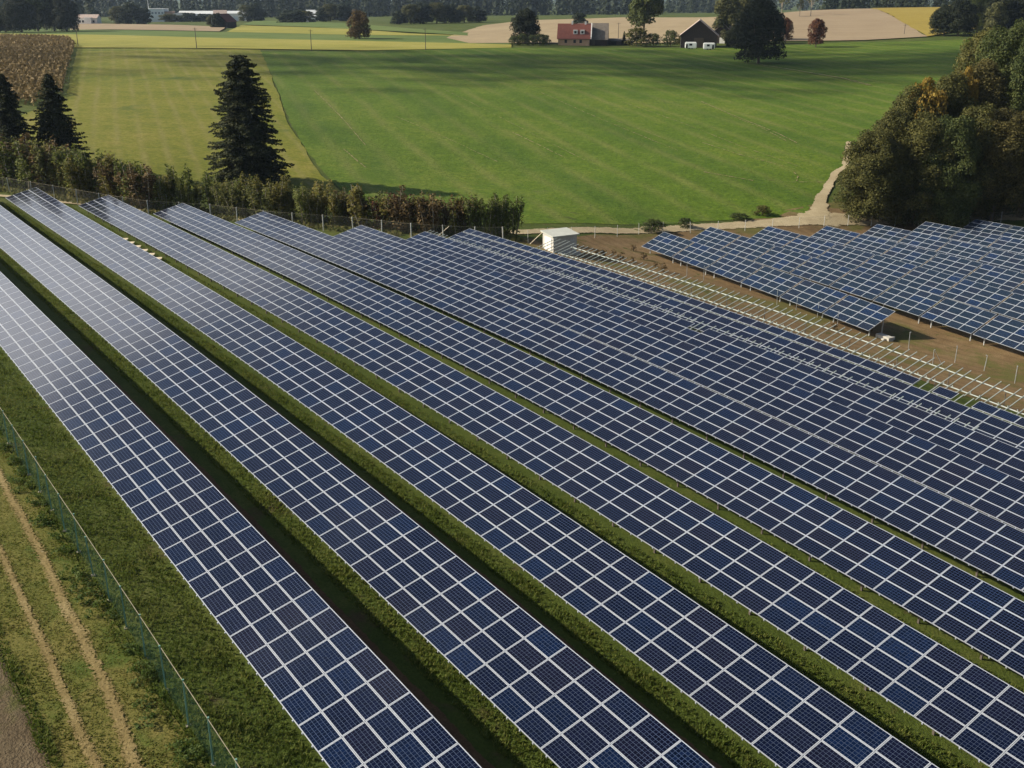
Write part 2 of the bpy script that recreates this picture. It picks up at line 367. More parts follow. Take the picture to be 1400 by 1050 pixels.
# near verge outside the fence, ruts and tilled soil
fw = lambda l: [F2W(*p) for p in l]
sheet('verge', fw([(4, 9.2), (30, 9.25), (60, 9.2), (90, 9.25), (150, 9.2), (150, 5), (90, 4.6), (30, 4.6), (4, 4.6)]), m_verge, 1, 3, .2, 2)
ribbon('wheel_track', fw([(4, 6.6), (33, 7.0), (37, 7.5), (45, 7.7), (53, 8.0), (61, 8.1), (90, 8.0)]), [1.5, 1.6, 1.5, 1.4, 1.3, 1.2, 1.1], m_rut, 2, .08)
ribbon('wheel_track', fw([(4, 5.7), (34, 5.9), (44, 6.2), (52, 6.3), (70, 6.3), (90, 6.2)]), [1.1, 1.2, 1.2, 1.1, 1.0, 1.0], m_rut, 2, .08)
m_till = ground_mat('tilled_soil', [(.085, .060, .032), (.135, .10, .058), (.19, .15, .09)], .1, .8, 9, 1.0, .15, stripe=[(-AZ, .8, .6, (.07, .05, .028))], patch=[(.4, .56, .1, (.085, .085, .025))], finevar=.5)
sheet('tilled_field', fw([(4, 4.5), (30, 4.6), (60, 4.6), (150, 4.4), (150, -30), (4, -30)]), m_till, 1.2, 5, .15, 2)
# brown soil in the right field, and between it and the rack
sheet('bare_soil', fw([(20, 79.2), (60, 79.4), (88, 79.6), (100, 80), (108, 83), (112, 92), (112, 150), (40, 160), (10, 150), (10, 79)]), m_soil, 1, 4, .8, 3)
sheet('bare_soil', fw([(104, 75), (111, 74), (112.5, 79), (110, 85), (101, 81)]), m_soil, 1.6, 3, .4, 2)
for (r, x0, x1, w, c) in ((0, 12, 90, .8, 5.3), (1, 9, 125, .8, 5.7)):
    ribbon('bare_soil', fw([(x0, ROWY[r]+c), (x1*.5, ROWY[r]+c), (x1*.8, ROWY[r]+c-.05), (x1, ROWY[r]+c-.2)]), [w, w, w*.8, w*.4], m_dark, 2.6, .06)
m_mark = ground_mat('bare_wheel_mark', [(.16, .15, .06), (.24, .20, .10), (.33, .27, .16)], .1, .6, 3, .5, .05); ragged(m_mark, .8, .9)
for l, w_ in ((((958, 140), (1000, 158), (1060, 182), (1090, 197)), 1.0), (((1000, 160), (1045, 178), (1075, 194)), .6), (((700, 182), (730, 196), (775, 218)), .8), (((962, 236), (990, 241), (1030, 248)), 1.0), (((1035, 246), (1080, 250), (1130, 250)), .7),
              (((740, 128), (800, 155), (870, 184), (930, 208)), .5), (((960, 196), (1010, 212), (1070, 228)), .6), (((840, 165), (880, 180), (912, 192)), .5), (((540, 160), (600, 185), (680, 222)), .5), (((430, 125), (470, 165), (500, 200)), .6),
              (((1040, 90), (1090, 98), (1150, 108), (1190, 118)), 3.5), (((1085, 236), (1091, 242), (1089, 249)), .8), (((600, 120), (680, 160), (740, 190), (800, 220)), .45), (((850, 140), (940, 172), (1010, 200), (1090, 228)), .45), (((470, 205), (500, 230)), .8)):
    ribbon('wheel_mark', pix(*l), [w_]*len(l), m_mark, 2.2, .1)
# gravel tracks
TR = pix((-60, 266), (0, 268), (60, 274), (180, 287), (300, 298), (420, 307), (520, 313), (640, 320), (710, 318), (800, 315), (950, 311), (1060, 305), (1130, 300), (1220, 301), (1320, 300), (1400, 298))
TR = TR + [(TR[-1][0]+40, TR[-1][1]+4), (TR[-1][0]+120, TR[-1][1]+18)]
ribbon('gravel_track', TR, [2.0, 2.0, 2.0, 2.0, 2.0, 2.2, 2.4, 2.6, 3.2, 3.4, 3.8, 4.8, 7.5, 5.5, 4.4, 4.2, 4.2, 4.2], m_track, 2.2, .25)
BR = pix((1112, 303), (1120, 290), (1122, 276), (1130, 258), (1140, 240), (1156, 228)); BR.append((BR[-1][0]+8, BR[-1][1]+25))
ribbon('gravel_track', BR, [9, 4.2, 2.6, 2.1, 1.9, 1.8, 1.6], m_track, 2.6, .3)
# the big fields beyond the hedge
sheet('green_field', pix((470, 262), (445, 240), (400, 175), (356, 71), (500, 70.5), (700, 66), (1000, 66), (1150, 59), (1330, 55)) + [(235, 350), (140, 235)] + pix((1150, 232), (1128, 255), (1100, 296), (960, 303), (715, 306), (560, 300)), m_green, 1, 6, .3, 5)
sheet('meadow', pix((-60, 200), (92, 130), (106, 67.5), (220, 67), (356, 69), (395, 170), (440, 240), (466, 262), (300, 262), (60, 240), (-60, 235)), m_mead, 1.25, 6, .3, 5)
sheet('stubble_field', pix((-80, 52), (-80, 46), (150, 49), (300, 53), (700, 62), (700, 66), (500, 70), (300, 67), (106, 66)), m_yel, 1.4, 12, .3, 15)
sheet('meadow', pix((-80, 46), (-80, 40.5), (150, 42), (310, 45), (480, 49), (640, 50), (700, 58), (700, 62), (300, 53), (150, 49)), m_pale, 1.4, 12, .4, 15)
sheet('harvested_field', pix((96, 42), (100, 33), (230, 35), (310, 38), (300, 44), (150, 41.5)), m_plough, 1.5, 14, .5, 15)
sheet('harvested_field', pix((610, 53), (660, 36), (720, 29), (850, 25), (960, 25), (1065, 22), (1065, 57), (860, 60), (640, 60)), m_tan, 1.5, 12, .5, 15)
sheet('ploughed_field', pix((1066, 57), (1066, 19), (1120, 15), (1190, 13), (1228, 28), (1268, 51), (1180, 56)), m_plough, 1.5, 12, .5, 15)
sheet('ochre_field', pix((1190, 13), (1285, 8.5), (1340, 8), (1340, 40), (1268, 51), (1228, 28)), m_ochre, 1.7, 12, .5, 15)
sheet('meadow', pix((310, 45), (330, 36), (480, 41), (560, 47), (640, 50), (480, 49)), m_yel, 1.6, 14, .4, 15)
sheet('meadow', pix((330, 35), (350, 29), (470, 33), (560, 40), (640, 46), (640, 50), (480, 41)), m_pale, 1.6, 16, .4, 15)

# ------------------------------------------------------------------ solar panels
def panel_mesh(name, clips, glass='glass'):
    mb = MB(); a, b, w, t = PX/2-.009, PW/2-.009, .024, .04
    mb.add([(-a+w, -b+w, -.003), (a-w, -b+w, -.003), (a-w, b-w, -.003), (-a+w, b-w, -.003)], [(0, 1, 2, 3)], 0)
    mb.box((-a, -b, -t), (a, -b+w, 0), 1); mb.box((-a, b-w, -t), (a, b, 0), 1)
    mb.box((-a, -b+w, -t), (-a+w, b-w, 0), 1); mb.box((a-w, -b+w, -t), (a, b-w, 0), 1)
    mb.add([(-a+w, -b+w, -.012), (a-w, -b+w, -.012), (a-w, b-w, -.012), (-a+w, b-w, -.012)], [(3, 2, 1, 0)], 2)
    if clips:
        for x in (-.42, .42): mb.box((x-.03, -b-.055, -.08), (x+.03, -b-.004, .003), 1)
    me = mb.mesh(name, [M[glass], M['alu'], M['back']])
    uv = me.uv_layers.new(name='UVMap')
    for i, c in enumerate(((0, 0), (1, 0), (1, 1), (0, 1))): uv.data[i].uv = c
    return me
PMT = panel_mesh('panel_teal', False, 'glass_teal'); PM = panel_mesh('panel', False); PMC = panel_mesh('panel_with_clips', True)
def panel_matrix(node, X, Y, j, width):
    c = [node(X, Y, j), node(X-width, Y, j), node(X-width, Y, j+1), node(X, Y, j+1)]
    o = sum(c, Vector())/4; ex = ((c[1]-c[0])+(c[2]-c[3])).normalized(); ey = (c[3]-c[0])+(c[2]-c[1])
    ez = ex.cross(ey).normalized(); ey = ez.cross(ex)
    return Matrix(((ex.x, ey.x, ez.x, o.x), (ex.y, ey.y, ez.y, o.y), (ex.z, ey.z, ez.z, o.z), (0, 0, 0, 1)))
PV = np.array([v.co[:] for v in PM.vertices]); PF = [tuple(p.vertices) for p in PM.polygons]; PMI = [p.material_index for p in PM.polygons]
PVC = np.array([v.co[:] for v in PMC.vertices]); PFC = [tuple(p.vertices) for p in PMC.polygons]; PMIC = [p.material_index for p in PMC.polygons]
def panels(root, items, one=None):
    """items: (matrix, lowest?, distance); the hundred nearest are parts, the rest one part"""
    inv = root.matrix_basis.inverted(); items = sorted(items, key=lambda t: t[2])
    for mt, low, d in items[:100]:
        o = bpy.data.objects.new('panel', one or (PMC if low else PM)); o.matrix_basis = inv @ mt; link(o, root)
    rest = items[100:]
    if rest:
        vs, fs, ms, uvs = [], [], [], []
        for mt, low, d in rest:
            A4 = np.array(inv @ mt); pv, pf, pm = (PVC, PFC, PMIC) if low else (PV, PF, PMI)
            o = len(vs); vs += [tuple(r) for r in (pv @ A4[:3, :3].T + A4[:3, 3])]
            fs += [tuple(i+o for i in f) for f in pf]; ms += pm
            uvs += [(0, 0), (1, 0), (1, 1), (0, 1)] + [(0, 0)]*(sum(len(f) for f in pf)-4)
        me = bpy.data.meshes.new('panels'); me.from_pydata(vs, [], fs)
        for k in ('glass', 'alu', 'back'): me.materials.append(M[k])
        me.polygons.foreach_set('material_index', ms); uv = me.uv_layers.new(name='UVMap'); uv.data.foreach_set('uv', np.array(uvs, np.float32).ravel()); me.update()
        tag(link(bpy.data.objects.new('far_panels', me), root), kind='stuff')
def frame_at(root, pts): return [root.matrix_basis.inverted() @ Vector(p) for p in pts]
ROWANG = math.atan2(ca, -sa) + math.pi                       # local x runs toward the near end of a row
def world_up(node, X, Y, j, dz): p = node(X, Y, j); p.z += dz; return p
ordn = ['first', 'second', 'third', 'fourth', 'fifth', 'sixth', 'seventh', 'eighth', 'ninth', 'tenth', 'eleventh', 'twelfth', 'thirteenth', 'fourteenth', 'fifteenth', 'sixteenth', 'seventeenth', 'eighteenth', 'nineteenth', 'twentieth']
rowlab = ['long solar panel row nearest the green mesh fence', 'second long solar panel row from the green mesh fence, brown soil behind it',
          'third long solar panel row from the green mesh fence, planks on the grass behind it', 'fourth long solar panel row from the green mesh fence, planks in front of it',
          'fifth long solar panel row from the green mesh fence', 'sixth long solar panel row from the green mesh fence, no grass visible behind it',
          'seventh long solar panel row from the green mesh fence, closely packed', 'eighth long solar panel row, bare rafter ends sticking out above it, one panel missing',
          'ninth long solar panel row, beside the bare rack, with panels missing from its top line']
PH = [52.94, 50.54, 51.64, 52.79, 24.9, 68.03, 31.86, 35.7, 41.09]
XF = [158, 156, 150.85, 143.97, 135.9, 127, 113.84, 109, 109.2]
for r in range(9):
    Y = ROWY[r]; k1 = math.floor((XF[r]-PH[r])/PX); Xs = PH[r] + k1*PX
    x, y = F2W(60, Y); root = empty('solar_panel_row', (x, y, zf(x, y)), ROWANG)
    tag(root, rowlab[r], 'solar panels', 'long solar panel rows in the left field')
    items = []; X = Xs; xmin = X
    while True:
        u, v = project(left_node(X, Y, 4)); ul, vl = project(left_node(X, Y, 0))
        if (v > 1420 and vl > 1420) or (u > 1850 and ul > 1850) or X < 6: break
        for j in range(4):
            jj = j
            if r == 7 and j == 3 and abs(u-945) < 9: continue
            if r == 8 and j == 3:
                uu = project(left_node(X-PX/2, Y, 3.5))[0]
                if 1247 < uu < 1280 or 1311 < uu < 1336: continue
                jj = 3.16
            mt = panel_matrix(left_node, X, Y, jj, PX); pu, pv_ = project(mt.translation); items.append((mt, j == 0, math.dist(mt.translation, (0, 0, CAMZ)) + (0 if -10 < pu < 1410 and pv_ < 1060 else 1000)))
        X -= PX; xmin = X
    panels(root, items)
    inv = root.matrix_basis.inverted()
    # substructure: purlins follow the row, posts and rafters beneath
    for j in (1.0, 3.0):
        mb = MB(); xs = np.arange(xmin+.1, Xs, 5.0).tolist() + [Xs]
        mb.tube([inv @ world_up(left_node, a, Y, j, -.17) for a in xs], .07, 4)
        mb.build('purlin', M['galv'], root)
    mb = MB(); X = Xs-.4; k = 0
    while X > xmin:
        for j in (1.0, 3.0):
            p = left_node(X, Y, j); q = p.copy(); q.z = zf(p.x, p.y)-.2; p.z -= .2; mb.bar(inv @ p, inv @ q, .10)
        X -= 2*PX
    mb.build('substructure', MATS['weathered_pole'], root)
    if r in (7, 8):                                          # rafters left bare above the top edge
        X = Xs-.3; nraf = 0; low, hi = (.1, 4.75) if r == 7 else (.1, 4.3)
        while X > xmin and nraf < 96:
            mb = MB(); mb.bar(inv @ world_up(left_node, X, Y, low, -.075), inv @ world_up(left_node, X, Y, hi, -.075), .06, .06)
            mb.build('rafter', M['galvw'], root); X -= PX/2*(1.0 if nraf % 2 else .8) + (0 if nraf % 2 else .17*0); nraf += 1
# bare rack beyond the ninth row
Yr = 74.3; x, y = F2W(60, Yr); rack = empty('bare_mounting_rack', (x, y, zf(x, y)), ROWANG)
tag(rack, 'empty mounting rack of two pale rails crossed by rafters, no panels on it', 'rack')
inv = rack.matrix_basis.inverted()
for j in (1.15, 3.1):
    mb = MB(); xs = np.arange(24, 100.5, 4.5)
    mb.tube([inv @ world_up(left_node, a, Yr, j, -.13) for a in xs], .055, 4)
    ra = mb.build('rail', M['galvw'], rack)
    if j < 2:
        for a in np.arange(26, 100, .8):
            mb = MB(); mb.bar(inv @ world_up(left_node, a, Yr, j, -.10), inv @ world_up(left_node, a+.06, Yr, j, .07), .07); mb.build('clamp', M['galvw'], rack)
X = 99.8; k = 0
while X > 25:
    mb = MB(); mb.bar(inv @ world_up(left_node, X, Yr, .55, -.035), inv @ world_up(left_node, X, Yr, 4.0, -.035), .06, .06); mb.build('rafter', M['galvw'], rack)
    X -= (.72, .98)[k % 2]; k += 1
for X in np.arange(26, 100, 5.0):
    for j in (1.15, 3.1):
        mb = MB(); p = left_node(X, Yr, j); q = p.copy(); q.z = zf(p.x, p.y)-.2; p.z -= .15; mb.bar(inv @ p, inv @ q, .06); mb.build('post', MATS['weathered_pole'], rack)

# right-hand field: separate tables of four by four panels
tables = []
pitch = 4*PX*RSC + .22
starts = [106.5, 108.19, 106.39, 103.94, 102.66, 101.62, 100.15]
ANG_R = math.atan2(right_node(60, 96, 0).y-right_node(100, 96, 0).y, right_node(60, 96, 0).x-right_node(100, 96, 0).x)
rname = ['front row beside the brown soil strip', 'second row from the brown soil strip', 'third row from the brown soil strip', 'fourth row from the brown soil strip', 'fifth row from the brown soil strip', 'sixth row from the brown soil strip', 'row nearest the forest']
for r in range(7):
    Y = RY[r]; X0 = starts[r]; t = 0
    while True:
        u = min(project(right_node(X0, Y, 4))[0], project(right_node(X0, Y, 0))[0])
        if u > 1440 or (r == 0 and t == 6): break
        o = right_node(X0-2*PX, Y, 0); root = empty('solar_table', (o.x, o.y, zf(o.x, o.y)), ANG_R)
        nm = rname[r]; od = ordn[t]
        tag(root, f'solar table, {od} from the gravel track, {nm}' if not (r == 0 and t == 5) else 'last solar table of the front row, steel post and bare soil at its near end', 'solar panels', 'separate solar tables in the right field')
        items = []
        for k in range(4):
            for j in range(4): items.append((panel_matrix(right_node, X0-k*PX*RSC, Y, j, PX*RSC), j == 0, 0))
        panels(root, items, PMT); inv = root.matrix_basis.inverted()
        for j in (1., 3.):
            mb = MB(); mb.bar(inv @ world_up(right_node, X0-.05, Y, j, -.13), inv @ world_up(right_node, X0-4*PX*RSC+.05, Y, j, -.13), .08, .1); mb.build('purlin', M['galv'], root)
        for k in (.5, 3.6):
            for j in (1., 3.):
                p = right_node(X0-k*PX, Y, j); q = p.copy(); q.z = zf(p.x, p.y)-.2; p.z -= .15
                mb = MB(); mb.bar(inv @ p, inv @ q, .10); mb.build('post', M['galv'], root)
        X0 -= pitch; t += 1
p = Vector(right_node(71.7-6.9, RY[0]-.2, 2.2)); b = empty('concrete_block', (p.x, p.y, zf(p.x, p.y)), ANG_R)
tag(b, 'pale concrete block lying on the soil under the last front table', 'block')
mb = MB(); mb.box((-.9, -.35, 0), (.9, .35, .45)); mb.box((.2, -.7, .0), (.55, .95, .3)); mb.build('slab', plain('weathered_concrete', (.48, .46, .41), .9, 0, .12, 4, bmp=.3), b)

# ------------------------------------------------------------------ fences
def post(h, w, mat, name='fence_post'):
    mb = MB(); mb.bar((0, 0, -.3), (0, 0, h), w); mb.box((-w*.62, -w*.62, h), (w*.62, w*.62, h+.03)); return mb.mesh(name, mat)
def fence(pts, h, gap, w, mat, meshmat, label, name, group=None, foot=None):
    segs = [math.dist(a, b) for a, b in zip(pts[:-1], pts[1:])]; tot = sum(segs)
    def pt(s):
        for a, b, L in zip(pts[:-1], pts[1:], segs):
            if s <= L: return (a[0]+(b[0]-a[0])*s/L, a[1]+(b[1]-a[1])*s/L)
            s -= L
        return pts[-1]
    c = pt(tot/2); root = empty(name, (c[0], c[1], zf(*c))); tag(root, label, 'fence', group)
    pm = post(h, w, mat); s = 0; ps = []
    while s <= tot: ps.append(pt(s)); s += gap
    L = root.location
    for q in ps:
        o = bpy.data.objects.new('fence_post', pm); o.location = (q[0]-L.x, q[1]-L.y, zf(*q)-L.z); o.rotation_euler = (random.gauss(0, .018), random.gauss(0, .018), .4); link(o, root)
        if foot:
            f = bpy.data.objects.new('post_footing', foot); f.location = (0, 0, 0); link(f, o)
    mb = MB(); vs = []; fs = []; us = []; acc = 0
    for i, q in enumerate(ps):
        z = zf(*q)-L.z; vs += [(q[0]-L.x, q[1]-L.y, z+.05), (q[0]-L.x, q[1]-L.y, z+h-.04)]
        if i: fs.append((2*i-2, 2*i, 2*i+1, 2*i-1))
    mb.add(vs, fs); wm = mb.build('wire_mesh', meshmat, root)
    uv = wm.data.uv_layers.new(name='UVMap')
    for i in range(len(fs)):
        for k, c2 in enumerate(((i*gap, 0), ((i+1)*gap, 0), ((i+1)*gap, h), (i*gap, h))): uv.data[i*4+k].uv = c2
    mb = MB()
    for i in range(len(ps)-1):
        a, b = ps[i], ps[i+1]; mb.bar((a[0]-L.x, a[1]-L.y, zf(*a)-L.z+h-.04), (b[0]-L.x, b[1]-L.y, zf(*b)-L.z+h-.04), .012 if h < 2.1 else .02)
    mb.build('top_wire', MATS['top_wire'], root)
    return root
plain('top_wire', (.42, .37, .26), .5, .3)
def wire_mat(name, col, du, dv, cover):
    m, nt, b = base_mat(name, .5, .4); b.inputs['Base Color'].default_value = (*col, 1)
    uv = nd(nt, 'ShaderNodeUVMap'); sx = nd(nt, 'ShaderNodeSeparateXYZ'); nt.links.new(uv.outputs[0], sx.inputs[0])
    def gl(o, d):
        f = mth(nt, 'FRACT', mth(nt, 'DIVIDE', o, d)); return mth(nt, 'GREATER_THAN', mth(nt, 'ABSOLUTE', mth(nt, 'SUBTRACT', f, .5)), .5-cover/2)
    a = mth(nt, 'MAXIMUM', gl(sx.outputs[0], du), gl(sx.outputs[1], dv)); nt.links.new(a, b.inputs['Alpha']); return m
wm1 = wire_mat('green_wire', (.022, .070, .046), .06, .06, .075)
wm2 = wire_mat('thin_wire', (.16, .16, .14), .12, .15, .05)
mb = MB(); mb.box((-.10, -.10, -.2), (.10, .10, .05)); footing = mb.mesh('post_footing', plain('grey_concrete', (.30, .27, .21), .9, 0, .15, 5))
fence(fw([(14.2, 9.49), (120, 9.49)]), 2.1, 2.55, .06, M['green_post'], wm1, 'green wire mesh fence running beside the front solar row, posts on footings', 'mesh_fence', None, footing)
BF = pix((-60, 258), (0, 262), (100, 279), (200, 296), (280, 300), (380, 312), (470, 318), (560, 328), (640, 333), (712, 333))
fence(BF, 2.1, 4.0, .11, M['grey_post'], wm2, 'grey post and wire fence in front of the tall hedge behind the row ends', 'wire_fence')
RF = pix((722, 333), (745, 329)) + pix((890, 319), (1000, 317), (1100, 312), (1200, 310), (1300, 305), (1400, 303))
RF.append((RF[-1][0]+40, RF[-1][1]+3))
fence(RF, 1.7, 4.6, .055, M['grey_post'], wm2, 'wire fence of thin grey posts between the gravel track and the right solar tables', 'wire_fence')

# ------------------------------------------------------------------ small things in the solar field
# transformer hut
hx, hy = at(765, 344)
hut = empty('transformer_hut', (hx, hy, zf(hx, hy)), R(28)); tag(hut, 'small pale grey hut with white double door and flat roof by the gravel track', 'hut')
mw = plain('hut_wall', (.52, .50, .46), .8, 0, .06, 3, bmp=.2); mwh = plain('white_paint', (.80, .80, .78), .5, 0, .04, 3); mrf = plain('hut_roof', (.50, .51, .46), .7, 0, .08, 2)
mb = MB(); mb.box((-1.7, -1.35, -.3), (1.7, 1.35, 2.35)); mb.build('wall', mw, hut)
mb = MB(); mtx = Matrix.Translation((0, 0, 2.46)) @ Matrix.Rotation(R(4), 4, 'X'); mb.box((-1.95, -1.6, -.07), (1.95, 1.6, .07), 0, mtx); mb.build('roof', mrf, hut)
for sgn in (-1, 1):
    mb = MB(); mb.box((-1.742 , .42*sgn-.40, 0), (-1.702, .42*sgn+.40, 2.05)); d = mb.build('door', mwh, hut)
    mb = MB(); mb.box((-1.78, .06*sgn-.02, .95), (-1.745, .06*sgn+.02, 1.12)); mb.build('handle', M['galv'], d)
mb = MB()
for k in range(7): mb.box((-1.45+k*.42, -1.385, .15), (-1.27+k*.42, -1.352, 2.1))
mb.build('cladding_ribs', mw, hut)
mb = MB(); mb.box((.7, -1.42, 1.3), (1.3, -1.388, 1.75)); mb.build('vent', M['galv'], hut)
mb = MB(); mb.box((-2.6, -1.9, -.3), (2.0, -1.36, .12)); mb.box((-2.7, -1.36, -.3), (-1.71, 1.4, .12)); mb.build('plinth', MATS['weathered_concrete'], hut)
# planks on the grass between rows three and four
for k in range(6):
    X = 123 - k*2.35; x, y = F2W(X, 32.0); o = empty('timber_board', (x, y, zf(x, y)+.10), ROWANG + R(64))
    mb = MB(); mb.box((-1.9, -.45, 0), (1.9, .45, .09)); mb.box((-1.6, -.33, -.1), (-1.4, .33, 0)); mb.box((1.4, -.33, -.1), (1.6, .33, 0))
    b2 = mb.build('timber_board', M['timber']); b2.location = o.location; b2.rotation_euler = o.rotation_euler; bpy.data.objects.remove(o)
    tag(b2, f'pale timber board on the grass between solar rows, {ordn[k]} from the hedge', 'board', 'pale boards laid out between two solar rows')
def stick(u, v, L, rz, lean, label):
    x, y = at(u, v); mb = MB(); c = Vector((math.cos(rz)*math.sin(lean), math.sin(rz)*math.sin(lean), math.cos(lean)))
    mb.bar((0, 0, -.2), c*L, .16, .05); mb.box((-.08, -.08, -.05), (.08, .08, .05)); o = mb.build('leaning_plank', M['timber'], None, loc=(x, y, zf(x, y))); tag(o, label, 'plank')
stick(592, 327, 2.6, R(5), R(52), 'pale plank leaning at the hedge fence behind the bare rafter ends')
stick(722, 334, 2.6, R(5), R(50), 'pale plank leaning beside the small grey hut')
# bare angle bracket on the eighth row, survey stakes on the soil
x, y = F2W(73.5, 64.6); o = MB()
o.bar((0, 0, 0), (0, 0, 1.9), .07); o.bar((0, 0, 1.9), (.75, -.45, .3), .06); o.bar((0, 0, 1.2), (-.5, .3, .4), .05)
tag(o.build('steel_bracket', M['galvw'], None, loc=(x, y, zf(x, y)+.2)), 'pale A shaped steel bracket standing between the eighth and ninth solar rows', 'bracket')
for k, (u, v) in enumerate([(1242, 478), (1275, 500), (1305, 497), (1345, 508), (1387, 525), (1062, 418), (1088, 425), (1117, 435), (1145, 446), (939, 378), (962, 384)]):
    x, y = at(u, v); o = MB(); h = random.uniform(1.5, 1.9); o.bar((0, 0, -.2), (random.gauss(0, .06), random.gauss(0, .06), h), .05); o.box((-.04, -.04, h-.04), (.04, .04, h+.02))
    if k == 1: o.bar((0, 0, h-.1), (.85, -.2, .1), .04)
    where = 'on the bare soil behind the empty rack' if k < 5 else ('before the lower front tables' if k < 9 else 'before the upper front tables')
    j = k if k < 5 else (k-5 if k < 9 else k-9)
    tag(o.build('steel_stake', M['galv'], None, loc=(x, y, zf(x, y))), f'thin steel stake {where}, {ordn[j]} from the hut side', 'stake', 'thin stakes standing in the soil strip')

# ------------------------------------------------------------------ vegetation
def quads(pts, nrm, size, jit=.5):
    n = len(pts); nrm = nrm + rng.normal(0, jit, (n, 3)); nrm /= np.linalg.norm(nrm, axis=1)[:, None] + 1e-9
    a = rng.normal(0, 1, (n, 3)); t = np.cross(nrm, a); t /= np.linalg.norm(t, axis=1)[:, None] + 1e-9; b = np.cross(nrm, t)
    s = np.asarray(size)*rng.uniform(.6, 1.35, n); s = s[:, None]
    k = rng.uniform(.45, .9, n)[:, None]
    V = np.stack([pts - t*s*.5 - b*s*k*.28, pts + t*s*.1 - b*s*k*.55, pts + t*s*.55 + b*s*k*.1, pts - t*s*.05 + b*s*k*.55], 1).reshape(-1, 3)
    return V, np.arange(4*n).reshape(n, 4)
def lobes_points(lobes, per):
    P, N = [], []
    for (c, r) in lobes:
        m = int(per*(r[0]*r[1]+r[2]*r[1])/2) + 12
        d = rng.normal(0, 1, (m, 3)); d /= np.linalg.norm(d, axis=1)[:, None]
        low = d[:, 2] < -.45; d[low, 2] *= -1
        rad = rng.uniform(.62, 1.05, m)[:, None]
        P.append(np.array(c) + d*np.array(r)*rad); N.append(d + np.array([0, 0, .25]))
    return np.concatenate(P), np.concatenate(N)
def broadleaf(seed, H, Wd, base=.18, nl=34, per=60, leaf=.5, flat=1.0, skirt=False, dome=0):
    """crown mesh of leaf sprays gathered in clumps, plus trunk with limbs; unit metres"""
    global rng
    rng = np.random.default_rng(seed); rnd = random.Random(seed)
    zc = H*(base+1)/2; rz = H*(1-base)/2; lobes = []
    for i in range(nl):
        for _ in range(20):
            d = np.array([rnd.gauss(0, 1), rnd.gauss(0, 1), rnd.gauss(.15, 1)]); d /= np.linalg.norm(d)
            if d[2] > -.75: break
        if dome:
            f = rnd.uniform(0, 1)**.85; t = max(0, (f-dome)/(1-dome)); pr = Wd/2*(math.sqrt(max(0, 1-t*t*.93)) if f > dome else .86+.14*f/dome)
            a = rnd.uniform(0, 6.28); q = rnd.uniform(.55, .86) if rnd.random() < .8 else rnd.uniform(.1, .5); s = rnd.uniform(.10, .17)
            lobes.append(((math.cos(a)*pr*q, math.sin(a)*pr*q, H*base + f*H*(.93-base)), (Wd*s, Wd*s, Wd*s*rnd.uniform(.7, 1.15)*flat))); continue
        q = rnd.uniform(.45, .83)
        w = Wd/2*(1 if d[2] < .2 else 1-.15*d[2])
        c = (d[0]*w*q, d[1]*w*q, zc + d[2]*rz*q); s = rnd.uniform(.17, .30)
        lobes.append((c, (Wd*s*.62, Wd*s*.62, Wd*s*.5*flat)))
    for i in range(max(3, nl//7)): lobes.append(((rnd.gauss(0, Wd*.1), rnd.gauss(0, Wd*.1), zc + rnd.uniform(-.5, .6)*rz), (Wd*.2, Wd*.2, rz*.3)))
    if skirt:
        for i in range(nl//3):
            a = rnd.uniform(0, 6.28); lobes.append(((math.cos(a)*Wd*.36, math.sin(a)*Wd*.36, H*rnd.uniform(.06, .2)), (Wd*.14, Wd*.14, H*.1)))
    pt, nr = lobes_points(lobes, per); Vq, Fq = quads(pt, nr, leaf)
    tr = MB(); r0 = max(.05, Wd*.028)
    tr.tube([(0, 0, -.4), (r0*.3, 0, H*base*.6), (0, r0*.4, H*.45), (r0, 0, H*.8)], [r0*1.35, r0, r0*.7, r0*.2], 7)
    for (c, r) in lobes[:10]:
        h = H*rnd.uniform(base*.7, .5); tr.tube([(0, 0, h), (c[0]*.5, c[1]*.5, (h+c[2])/2+.2), c], [r0*.5, r0*.3, r0*.1], 5)
    return (Vq, Fq), tr
def conifer(seed, H, Wd, n=9000, leaf=.42, power=.85, base=.04, droop0=.35, ragged=.18):
    global rng
    rng = np.random.default_rng(seed); rnd = random.Random(seed)
    nb = int(H*21); P, N, SZ = [], [], []; tot = 0
    tr = MB(); tr.tube([(0, 0, -.5), (0, 0, H*.5), (0, 0, H*.98)], [Wd*.035, Wd*.02, .02], 7)
    for i in range(nb):
        f = (i+.5)/nb; f = f**1.25; z = H*(base + (1-base)*f); a = i*2.39996 + rnd.uniform(-.5, .5); L = Wd/2*(1-f)**power*rnd.uniform(1-ragged*2.2, 1+ragged)*(1+.10*math.sin(2*a+z*.8)+.07*math.sin(5*a-z*1.7)) + .15; droop = droop0*rnd.uniform(.4, 1.5); m = max(6, int(n/nb*L/(Wd*.27)))
        t = rng.uniform(.05, 1, m)**.8; up = .28*f
        side = rng.normal(0, 1, m)*(.16*L*(1.1-t) + .10)
        x = t*L; dz = -droop*L*t**1.3 + up*L*t + .10*L*np.maximum(0, t-.75)*2
        ca_, sa_ = math.cos(a), math.sin(a)
        P.append(np.stack([x*ca_-side*sa_, x*sa_+side*ca_, z + dz + rng.normal(0, .07, m) - abs(side)*.25], 1))
        N.append(np.tile([ca_*.35, sa_*.35, 1.0], (m, 1))); SZ.append(np.full(m, leaf)*(1.15-.45*t))
        if i % 2 == 0: tr.tube([(0, 0, z), (ca_*L*.45, sa_*L*.45, z - droop*L*.3+up*L*.4), (ca_*L*.9, sa_*L*.9, z - droop*L*.85+up*L*.9)], [.05, .035, .012], 4)
    return quads(np.concatenate(P), np.concatenate(N), np.concatenate(SZ), .55), tr
